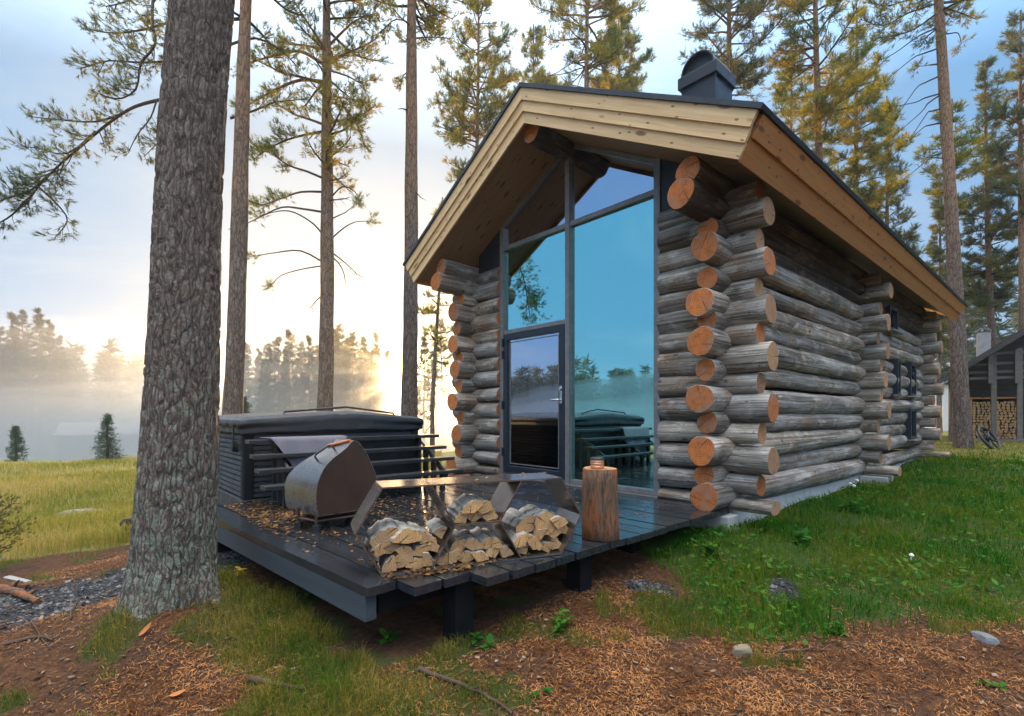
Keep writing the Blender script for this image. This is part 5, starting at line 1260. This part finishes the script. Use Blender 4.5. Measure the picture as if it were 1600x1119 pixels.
# old iron wheel against the leaning pine
wx, wy = (1546 - CX) / F * 12.6, 12.6; wz = hz(wx, wy)
wheel = thing('iron_wheel', 'old black spoked iron wheel leaning beside the big leaning pine', 'wheel', (wx, wy, wz + .24))
wheel.rotation_euler = (R(58), R(12), R(18))
def ring(R0, r, mat, name, sx=1):
    mb = MB(); n = 40; P = [(R0 * math.cos(2 * math.pi * i / n), R0 * math.sin(2 * math.pi * i / n), 0) for i in range(n + 1)]; mb.tube(P, r, 8, cap=False); return mb.build(name, M[mat], wheel)
ring(.33, .035, 'iron_black', 'rim')
mb = MB(); mb.tube([(0, 0, -.06), (0, 0, .06)], .065, 14); mb.build('hub', M['iron_black'], wheel)
for i in range(6):
    a = i * math.pi / 3; mb = MB(); mb.tube([(.06 * math.cos(a), .06 * math.sin(a), 0), (.31 * math.cos(a), .31 * math.sin(a), 0)], .022, 7); mb.build('spoke', M['iron_black'], wheel)

# ================================================================== SCATTERED GROUND COVER (uncountable)
def blades(name, x, y, h, w, mat, label, cat, lean=.35, seed=1, zoff=0.0):
    g = np.random.default_rng(seed); n = len(x); z = hgt(x, y) + zoff - .005
    a = g.uniform(0, 6.283, n); s_ = np.stack([np.cos(a), np.sin(a), np.zeros(n)], 1); b = g.uniform(0, 6.283, n)
    d = np.stack([np.cos(b), np.sin(b), np.zeros(n)], 1) * (g.uniform(.2, 1, n) * lean * h)[:, None]
    P = np.stack([x, y, z], 1); up = np.array([0, 0, 1.0])
    v0 = P - s_ * w[:, None] * .5; v1 = P + s_ * w[:, None] * .5; m = P + up * (h * .6)[:, None] + d * .35
    v2 = m + s_ * w[:, None] * .36; v3 = m - s_ * w[:, None] * .36; v4 = P + up * (h * (1 - .25 * lean))[:, None] + d
    V = np.stack([v0, v1, v2, v3, v4], 1).reshape(-1, 3); i = np.arange(n)[:, None] * 5
    o = np_mesh(name, V, [i + np.array([[0, 1, 2, 3]]), i + np.array([[3, 2, 4]])], M[mat]); return tag(o, label, cat, kind='stuff')
g = np.random.default_rng(5)
def sample(n, box, fn, fall=None):
    x = g.uniform(box[0], box[1], n); y = g.uniform(box[2], box[3], n); p = fn(x, y) * (~in_plan(x, y)) * (np.abs(x) < 1.25 * y + 1.2)
    if fall: p = p * np.minimum(1, (fall / np.hypot(x, y)) ** 1.6)
    k = g.random(n) < p; return x[k], y[k]
def polar(n, a0, a1, r0, r1, fn):
    a = g.uniform(R(a0), R(a1), n); r = np.exp(g.uniform(math.log(r0), math.log(r1), n)); x, y = r * np.sin(a), r * np.cos(a)
    k = (g.random(n) < fn(x, y)) & ~in_plan(x, y); return x[k], y[k]
x, y = sample(330000, (.8, 12.5, 2.4, 13), lambda x, y: m_lush(x, y) * (1 - .9 * m_gravel(x, y)) * (.35 + .65 * sstep(.3, .6, fbm(x * 2.2, y * 2.2, 77))), 4.6)
r = np.hypot(x, y); blades('slope_grass', x, y, (.055 + .10 * fbm(x * 1.7, y * 1.7, 7)) * g.uniform(.6, 1.3, len(x)), .0058 * np.maximum(1, r / 4.5), 'lush_grass', 'dark green grass covering the slope beside the log wall', 'grass', .8, 2)
x, y = sample(330000, (-5.5, 4.2, 1.35, 5.6), lambda x, y: m_tuft(x, y) * (1 - m_gravel(x, y)) * (1 - m_lush(x, y)), 3.2)
blades('moss_tufts', x, y, (.03 + .075 * sstep(.5, .8, fbm(x * 2.6, y * 2.6, 71)) + .07 * np.exp(-((to_cab(x, y)[1] + 4.0) / .30) ** 2)) * g.uniform(.5, 1.3, len(x)), g.uniform(.002, .0036, len(x)), 'moss_grass', 'olive green grass and moss tufts in the litter', 'grass', .9, 3)
x, y = polar(230000, -82, -8, 5.4, 33, m_field)
r = np.hypot(x, y); blades('field_grass', x, y, (.10 + .20 * fbm(x * .7, y * .7, 17)) * g.uniform(.6, 1.4, len(x)), .0042 * np.maximum(1, r / 6), 'field_grass_blade', 'yellow green grass of the field on the left', 'grass', .55, 4)
x, y = polar(60000, 30, 60, 9, 26, m_lawn)
r = np.hypot(x, y); blades('lawn_grass', x, y, .05 * g.uniform(.5, 1.4, len(x)), .005 * np.maximum(1, r / 7), 'lawn_grass', 'yellowish mown lawn behind the cabin', 'grass', .8, 6)
# clover like leaves in the slope grass
x, y = sample(26000, (.8, 11, 2.4, 12), lambda x, y: m_lush(x, y) * (1 - m_gravel(x, y)) * sstep(.42, .62, fbm(x * 1.6, y * 1.6, 91)), 4.2)
n = len(x); z = hgt(x, y) + g.uniform(.02, .085, n); a = g.uniform(0, 6.28, n); L = g.uniform(.012, .032, n) * np.maximum(1, np.hypot(x, y) / 7); til = g.normal(0, .35, (n, 2))
c_ = np.stack([x, y, z], 1); u = np.stack([np.cos(a), np.sin(a), til[:, 0]], 1) * L[:, None]; v = np.stack([-np.sin(a), np.cos(a), til[:, 1]], 1) * L[:, None] * .6
V = np.stack([c_ - u, c_ - u * .1 - v, c_ + u, c_ - u * .1 + v], 1).reshape(-1, 3)
tag(np_mesh('ground_cover', V, np.arange(4 * n).reshape(-1, 4), M['herb_leaf']), 'small broad green leaves among the slope grass', 'ground cover', kind='stuff')
# pine litter
x, y = sample(420000, (-4.5, 5.5, 1.35, 5.6), lambda x, y: (1 - .75 * m_lush(x, y)) * (1 - .85 * m_gravel(x, y)) * (1 - .6 * m_tuft(x, y)) * (.25 + .75 * sstep(.35, .6, fbm(x * 2.1, y * 2.1, 95))), 2.6)
n = len(x); z = hgt(x, y) + g.uniform(.002, .016, n); a = g.uniform(0, 6.28, n); L = g.uniform(.006, .019, n); w = g.uniform(.0008, .0022, n)
u = np.stack([np.cos(a), np.sin(a), g.normal(0, .28, n)], 1) * L[:, None]; v = np.stack([-np.sin(a), np.cos(a), g.normal(0, .3, n)], 1) * w[:, None]; c_ = np.stack([x, y, z], 1)
mid = c_ + np.stack([np.zeros(n), np.zeros(n), g.uniform(0, .006, n)], 1) + v * g.normal(0, 1.5, (n, 1))
V = np.stack([c_ - u - v, c_ - u + v, mid + v, mid - v, c_ + u + v * .4, c_ + u - v * .4], 1).reshape(-1, 3); i = np.arange(n)[:, None] * 6
tag(np_mesh('pine_litter', V, [i + np.array([[0, 3, 2, 1]]), i + np.array([[3, 5, 4, 2]])], M['litter_needle']), 'reddish brown fallen pine needles and bark flakes', 'litter', kind='stuff')
# bark flakes and small twigs lying in the litter
x, y = sample(9000, (-4.5, 5.5, 1.35, 5.4), lambda x, y: (1 - .85 * m_lush(x, y)) * (1 - .5 * m_tuft(x, y)), 2.6); n = len(x); z = hgt(x, y) + g.uniform(.006, .018, n)
a = g.uniform(0, 6.28, n); L = g.uniform(.006, .02, n); u = np.stack([np.cos(a), np.sin(a), g.normal(0, .25, n)], 1) * L[:, None]; v = np.stack([-np.sin(a), np.cos(a), g.normal(0, .3, n)], 1) * (L * g.uniform(.3, .7, n))[:, None]; c_ = np.stack([x, y, z], 1)
V = np.stack([c_ - u, c_ - u * .2 - v, c_ + u * .8 - v * .5, c_ + u, c_ + u * .3 + v, c_ - u * .6 + v * .6], 1).reshape(-1, 3)
tag(np_mesh('bark_flakes', V, np.arange(6 * n).reshape(-1, 6), M['flake']), 'dark and pale bark flakes lying in the needle litter', 'litter', kind='stuff')
x, y = sample(2600, (-4.5, 5.5, 1.35, 5.4), lambda x, y: 1 - .6 * m_lush(x, y), 2.6); n = len(x); a = g.uniform(0, 6.28, n); L = np.exp(g.normal(math.log(.06), .5, n)); k5 = 5
bend = g.normal(0, .5, n); P5 = []
for j in range(k5):
    s_ = (j / (k5 - 1) - .5) * 2; aa = a + bend * s_; px_, py_ = x + np.cos(aa) * L * s_, y + np.sin(aa) * L * s_; P5.append(np.stack([px_, py_, hgt(px_, py_) + .008], 1))
wd = g.uniform(.0012, .0032, n) * np.sqrt(L / .06); V = []
for j in range(k5):
    t_ = wd * (1 - .6 * j / (k5 - 1)); nx, ny = -np.sin(a), np.cos(a)
    for ox, oz in ((1, 0), (0, 1), (-1, 0), (0, -1)): V.append(P5[j] + np.stack([nx * ox * t_, ny * ox * t_, oz * t_], 1))
V = np.stack(V, 1).reshape(-1, 3); i = np.arange(n)[:, None] * (k5 * 4)
tag(np_mesh('fallen_twigs', V, [i + np.array([[j * 4 + q_, j * 4 + (q_ + 1) % 4, j * 4 + 4 + (q_ + 1) % 4, j * 4 + 4 + q_]]) for j in range(k5 - 1) for q_ in range(4)], M['twig_bark']), 'thin dry twigs scattered over the forest floor', 'litter', kind='stuff')
# gravel
x, y = sample(60000, (-5.2, 2.8, 2.6, 5.8), m_gravel, 4.5); n = len(x)
oct_v = np.array([(1,0,0),(-1,0,0),(0,1,0),(0,-1,0),(0,0,1),(0,0,-1)], float); oct_f = np.array([(0,2,4),(2,1,4),(1,3,4),(3,0,4),(2,0,5),(1,2,5),(3,1,5),(0,3,5)])
S = np.exp(g.normal(math.log(.0105), .42, n))[:, None, None] * g.uniform(.55, 1.3, (n, 6, 1)) * np.array([1, 1, .65]); a = g.uniform(0, 6.28, n)
ov = oct_v[None] + g.normal(0, .22, (n, 6, 3)); rx = ov[..., 0] * np.cos(a)[:, None] - ov[..., 1] * np.sin(a)[:, None]; ry = ov[..., 0] * np.sin(a)[:, None] + ov[..., 1] * np.cos(a)[:, None]
V = (np.stack([rx, ry, ov[..., 2]], -1) * S + np.stack([x, y, hgt(x, y) + .004], 1)[:, None]).reshape(-1, 3)
tag(np_mesh('gravel', V, (np.arange(n)[:, None, None] * 6 + oct_f[None]).reshape(-1, 3), M['gravel_stone']), 'dark crushed stone between the field and the old pine', 'gravel', kind='stuff')
# birch leaves lying wet on the deck
def deck_leaves(n, fn, z):
    X, Y, Z = [], [], []
    rg = random.Random(n)
    while len(X) < n:
        lx, ly = fn(rg); p = cab(lx, ly, 0); X.append(p.x); Y.append(p.y); Z.append(z(rg))
    return np.array(X), np.array(Y), np.array(Z)
parts = [deck_leaves(1500, lambda r_: (r_.gauss(-.35, .55), -3.92 + abs(r_.gauss(0, .55)) + .12), lambda r_: .006 + r_.random() * .008),
         deck_leaves(600, lambda r_: (r_.uniform(-1.2, 1.8), r_.uniform(-3.6, -2.2)), lambda r_: .006),
         deck_leaves(420, lambda r_: (r_.gauss(-.6, .35), r_.gauss(-3.0, .35)), lambda r_: .006 + r_.random() * .006),
         deck_leaves(260, lambda r_: (r_.uniform(-1.0, 1.9), r_.uniform(-2.4, -.3)), lambda r_: .006)]
for k_ in range(150):   # in and on the rack
    pass
rg = random.Random(44); X, Y, Z = [], [], []
for k_ in range(420):
    u, v = rg.uniform(.0, 4 * HA), rg.uniform(-.08, RD); top = rg.random() < .06
    if top: v = rg.uniform(.02, RD - .02)
    p = Matrix.Translation(RO) @ Matrix.Rotation(RA, 4, 'Z') @ Vector((u, v if top or rg.random() < .3 else rg.uniform(-.10, .02), 0)); X.append(p.x); Y.append(p.y); Z.append(HH + .014 if top else .014)
parts.append((np.array(X), np.array(Y), np.array(Z)))
x, y, z = (np.concatenate([p_[i] for p_ in parts]) for i in range(3))
lx, ly = to_cab(x, y); k = (ly < -.2) & (lx < 2.08) & (lx > -1.35) & (ly > -3.80 - .055 * (2 - lx)); x, y, z = x[k], y[k], z[k]; n = len(x)
a = g.uniform(0, 6.28, n); L = g.uniform(.008, .021, n); u = np.stack([np.cos(a), np.sin(a), g.normal(0, .2, n)], 1) * L[:, None]; v = np.stack([-np.sin(a), np.cos(a), g.normal(0, .25, n)], 1) * L[:, None] * .6; c_ = np.stack([x, y, z], 1)
V = np.stack([c_ - u, c_ - u * .35 - v, c_ + u * .4 - v * .8, c_ + u, c_ + u * .4 + v * .8, c_ - u * .35 + v], 1).reshape(-1, 3); V[:, 2] = np.maximum(V[:, 2], .004)
tag(np_mesh('fallen_leaves', V, np.arange(6 * n).reshape(-1, 6), M['birch_leaf']), 'wet brown birch leaves scattered on the deck and rack', 'leaves', kind='stuff')

# ================================================================== AIR
def volume(name, density, color, aniso):
    t = NT(name); pv = t.n('ShaderNodeVolumePrincipled'); pv.inputs['Density'].default_value = density; pv.inputs['Color'].default_value = (*color, 1); pv.inputs['Anisotropy'].default_value = aniso
    t.l(pv.outputs[0], t.out.inputs['Volume']); t.mat.cycles.homogeneous_volume = True; return t.mat
mb = MB(); mb.box((-440, -440, -12), (440, 450, 33)); hzo = mb.build('haze', volume('haze_air', HAZE_D, (.90, .95, 1.0), .7)); tag(hzo, 'thin morning haze filling the air', 'haze', kind='stuff')
def mist_layer(sc, loc, density, label):
    bm = bmesh.new(); bmesh.ops.create_uvsphere(bm, u_segments=48, v_segments=24, radius=1)
    for v in bm.verts:
        c_ = v.co; rxy = math.hypot(c_.x, c_.y)
        if rxy > 1e-6: k_ = (abs(c_.x / rxy) ** 4 + abs(c_.y / rxy) ** 4) ** (-1 / 4); c_.x *= k_; c_.y *= k_
        q_ = fbm(np.array([c_.x * 4 + sc[2]]), np.array([c_.y * 4]), 3)[0] - .5; c_.z = c_.z * (1 + .5 * q_)
    me = bpy.data.meshes.new('mist_bank'); bm.to_mesh(me); bm.free(); o = bpy.data.objects.new('mist_bank', me); COL.objects.link(o)
    for p_ in me.polygons: p_.use_smooth = True
    o.scale = sc; o.location = loc; me.materials.append(MISTM[density] if density in MISTM else MISTM.setdefault(density, volume('mist_air', density, (.74, .79, .84), MIST_G))); tag(o, label, 'mist', kind='stuff')
MISTM = {}
for q_, (h_, k_) in enumerate(((6.5, 1.0), (9.0, 1.0), (11.5, .8), (14.0, .6), (17.5, .42), (22.0, .28))):
    mist_layer((112 + 2.2 * q_, 62 + 2.0 * q_, h_), (-98, 96, -7.2), MIST_D * k_, ('dense ground mist in the hollow', 'ground mist over the hollow', 'rising mist between the far trunks', 'thin mist among the far crowns', 'thinning upper mist', 'faint upper veil of mist')[q_] + ' beyond the field')

for q_, (h_, k_) in enumerate(((7.5, 1.0), (11.0, .9), (15.0, .6), (20.0, .35))):
    mist_layer((86 + 2 * q_, 74 + 2 * q_, h_), (-136, -42, -7.2), MIST_D * 2.0 * k_, ('ground mist west of the field', 'rising mist west of the field', 'upper mist west of the field', 'faint top of the mist west of the field')[q_])

# ================================================================== SKY, SUN, CAMERA
world = bpy.data.worlds.new('World'); scene.world = world; world.use_nodes = True; nt = world.node_tree; nt.nodes.clear()
class WN(NT):
    def __init__(s): s.t = nt
w = WN(); out = w.n('ShaderNodeOutputWorld'); bg = w.n('ShaderNodeBackground'); nt.links.new(bg.outputs[0], out.inputs[0]); bg.inputs['Strength'].default_value = SKY_S
sky = w.n('ShaderNodeTexSky'); sky.sky_type = 'NISHITA'; sky.sun_disc = False; sky.sun_elevation = SUN_EL; sky.sun_rotation = SUN_AZ; sky.air_density = 1.0; sky.dust_density = 2.2; sky.ozone_density = 1.6
d = w.coord('Generated'); sp_ = w.n('ShaderNodeSeparateXYZ'); w.l(d, sp_.inputs[0])
# flatten the dome on to a cloud layer
zz = w.math('ADD', w.math('MAXIMUM', sp_.outputs[2], 0.0), .09); cb = w.n('ShaderNodeCombineXYZ')
w.l(w.math('DIVIDE', sp_.outputs[0], zz), cb.inputs[0]); w.l(w.math('DIVIDE', sp_.outputs[1], zz), cb.inputs[1])
mp = w.n('ShaderNodeMapping'); mp.inputs['Scale'].default_value = (.55, .95, 1); mp.inputs['Rotation'].default_value = (0, 0, .6); w.l(cb.outputs[0], mp.inputs[0])
n1 = w.noise(mp.outputs[0], .9, 7, .6, .4); n2 = w.noise(mp.outputs[0], 3.2, 6, .65, .6)
cl = w.ramp(w.math('ADD', w.math('MULTIPLY', n1, .75), w.math('MULTIPLY', n2, .25)), [(.50, 0), (.62, .45), (.82, .9)])
# nearness to the sun
sd_ = Vector((math.sin(SUN_AZ) * math.cos(SUN_EL), math.cos(SUN_AZ) * math.cos(SUN_EL), math.sin(SUN_EL)))
dp = w.n('ShaderNodeVectorMath'); dp.operation = 'DOT_PRODUCT'; w.l(d, dp.inputs[0]); dp.inputs[1].default_value = sd_
nearsun = w.math('POWER', w.math('MAXIMUM', w.math('ADD', w.math('MULTIPLY', dp.outputs['Value'], .5), .5), 0.0), 13.0)
ccol = w.mix(nearsun, CLOUD_FAR, CLOUD_NEAR)
veil = w.math('ADD', w.math('MULTIPLY', cl, .62), w.math('MULTIPLY', nearsun, .38), True)
blue = w.mix(nearsun, SKY_BLUE, SKY_PALE)
base = w.mix(SKY_MIX, sky.outputs[0], blue)
c = w.mix(veil, base, ccol)
mx_ = w.math('MAXIMUM', dp.outputs['Value'], 0.0)
core = w.math('POWER', mx_, 1400.0); halo = w.math('POWER', mx_, 110.0)
c = w.mix(1.0, c, w.mix(halo, (0, 0, 0), (7.5, 3.6, .6)), 'ADD'); c = w.mix(1.0, c, w.mix(core, (0, 0, 0), (170, 115, 45)), 'ADD')
# added fill light: sky gain raised overhead and behind the viewer, out of view
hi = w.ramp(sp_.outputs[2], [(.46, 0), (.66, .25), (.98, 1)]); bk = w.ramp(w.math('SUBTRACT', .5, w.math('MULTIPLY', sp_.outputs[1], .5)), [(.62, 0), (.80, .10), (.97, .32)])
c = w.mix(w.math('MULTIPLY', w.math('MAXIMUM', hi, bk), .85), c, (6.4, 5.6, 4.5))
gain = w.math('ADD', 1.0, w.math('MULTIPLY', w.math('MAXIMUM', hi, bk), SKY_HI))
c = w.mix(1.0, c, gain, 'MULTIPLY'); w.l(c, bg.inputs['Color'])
sun = bpy.data.lights.new('sun', 'SUN'); sun.energy = SUN_E; sun.angle = R(.6); sun.color = (1.0, .60, .25)
so = bpy.data.objects.new('sun', sun); COL.objects.link(so); so.rotation_euler = sd_.to_track_quat('Z', 'Y').to_euler()
cam = bpy.data.cameras.new('camera'); cam.sensor_width = 36; cam.lens = F / 1600 * 36; cam.shift_y = (HY - 559.5) / 1600; cam.clip_start = .05; cam.clip_end = 3000
co = bpy.data.objects.new('camera', cam); COL.objects.link(co); co.location = (0, 0, CAMZ); co.rotation_euler = (R(90), 0, 0); scene.camera = co
vs = scene.view_settings; vs.view_transform = 'Standard'; vs.look = 'None'; vs.gamma = 1; vs.exposure = EXPO; vs.use_curve_mapping = False
scene.render.engine = 'CYCLES'; cy_ = scene.cycles
cy_.use_denoising = True; cy_.max_bounces = 7; cy_.diffuse_bounces = 3; cy_.glossy_bounces = 3; cy_.transmission_bounces = 4; cy_.transparent_max_bounces = 8; cy_.volume_bounces = 2
cy_.use_adaptive_sampling = True; cy_.adaptive_threshold = .015; cy_.sample_clamp_indirect = 6; cy_.caustics_reflective = False; cy_.caustics_refractive = False
try: cy_.denoiser = 'OPENIMAGEDENOISE'
except Exception: pass
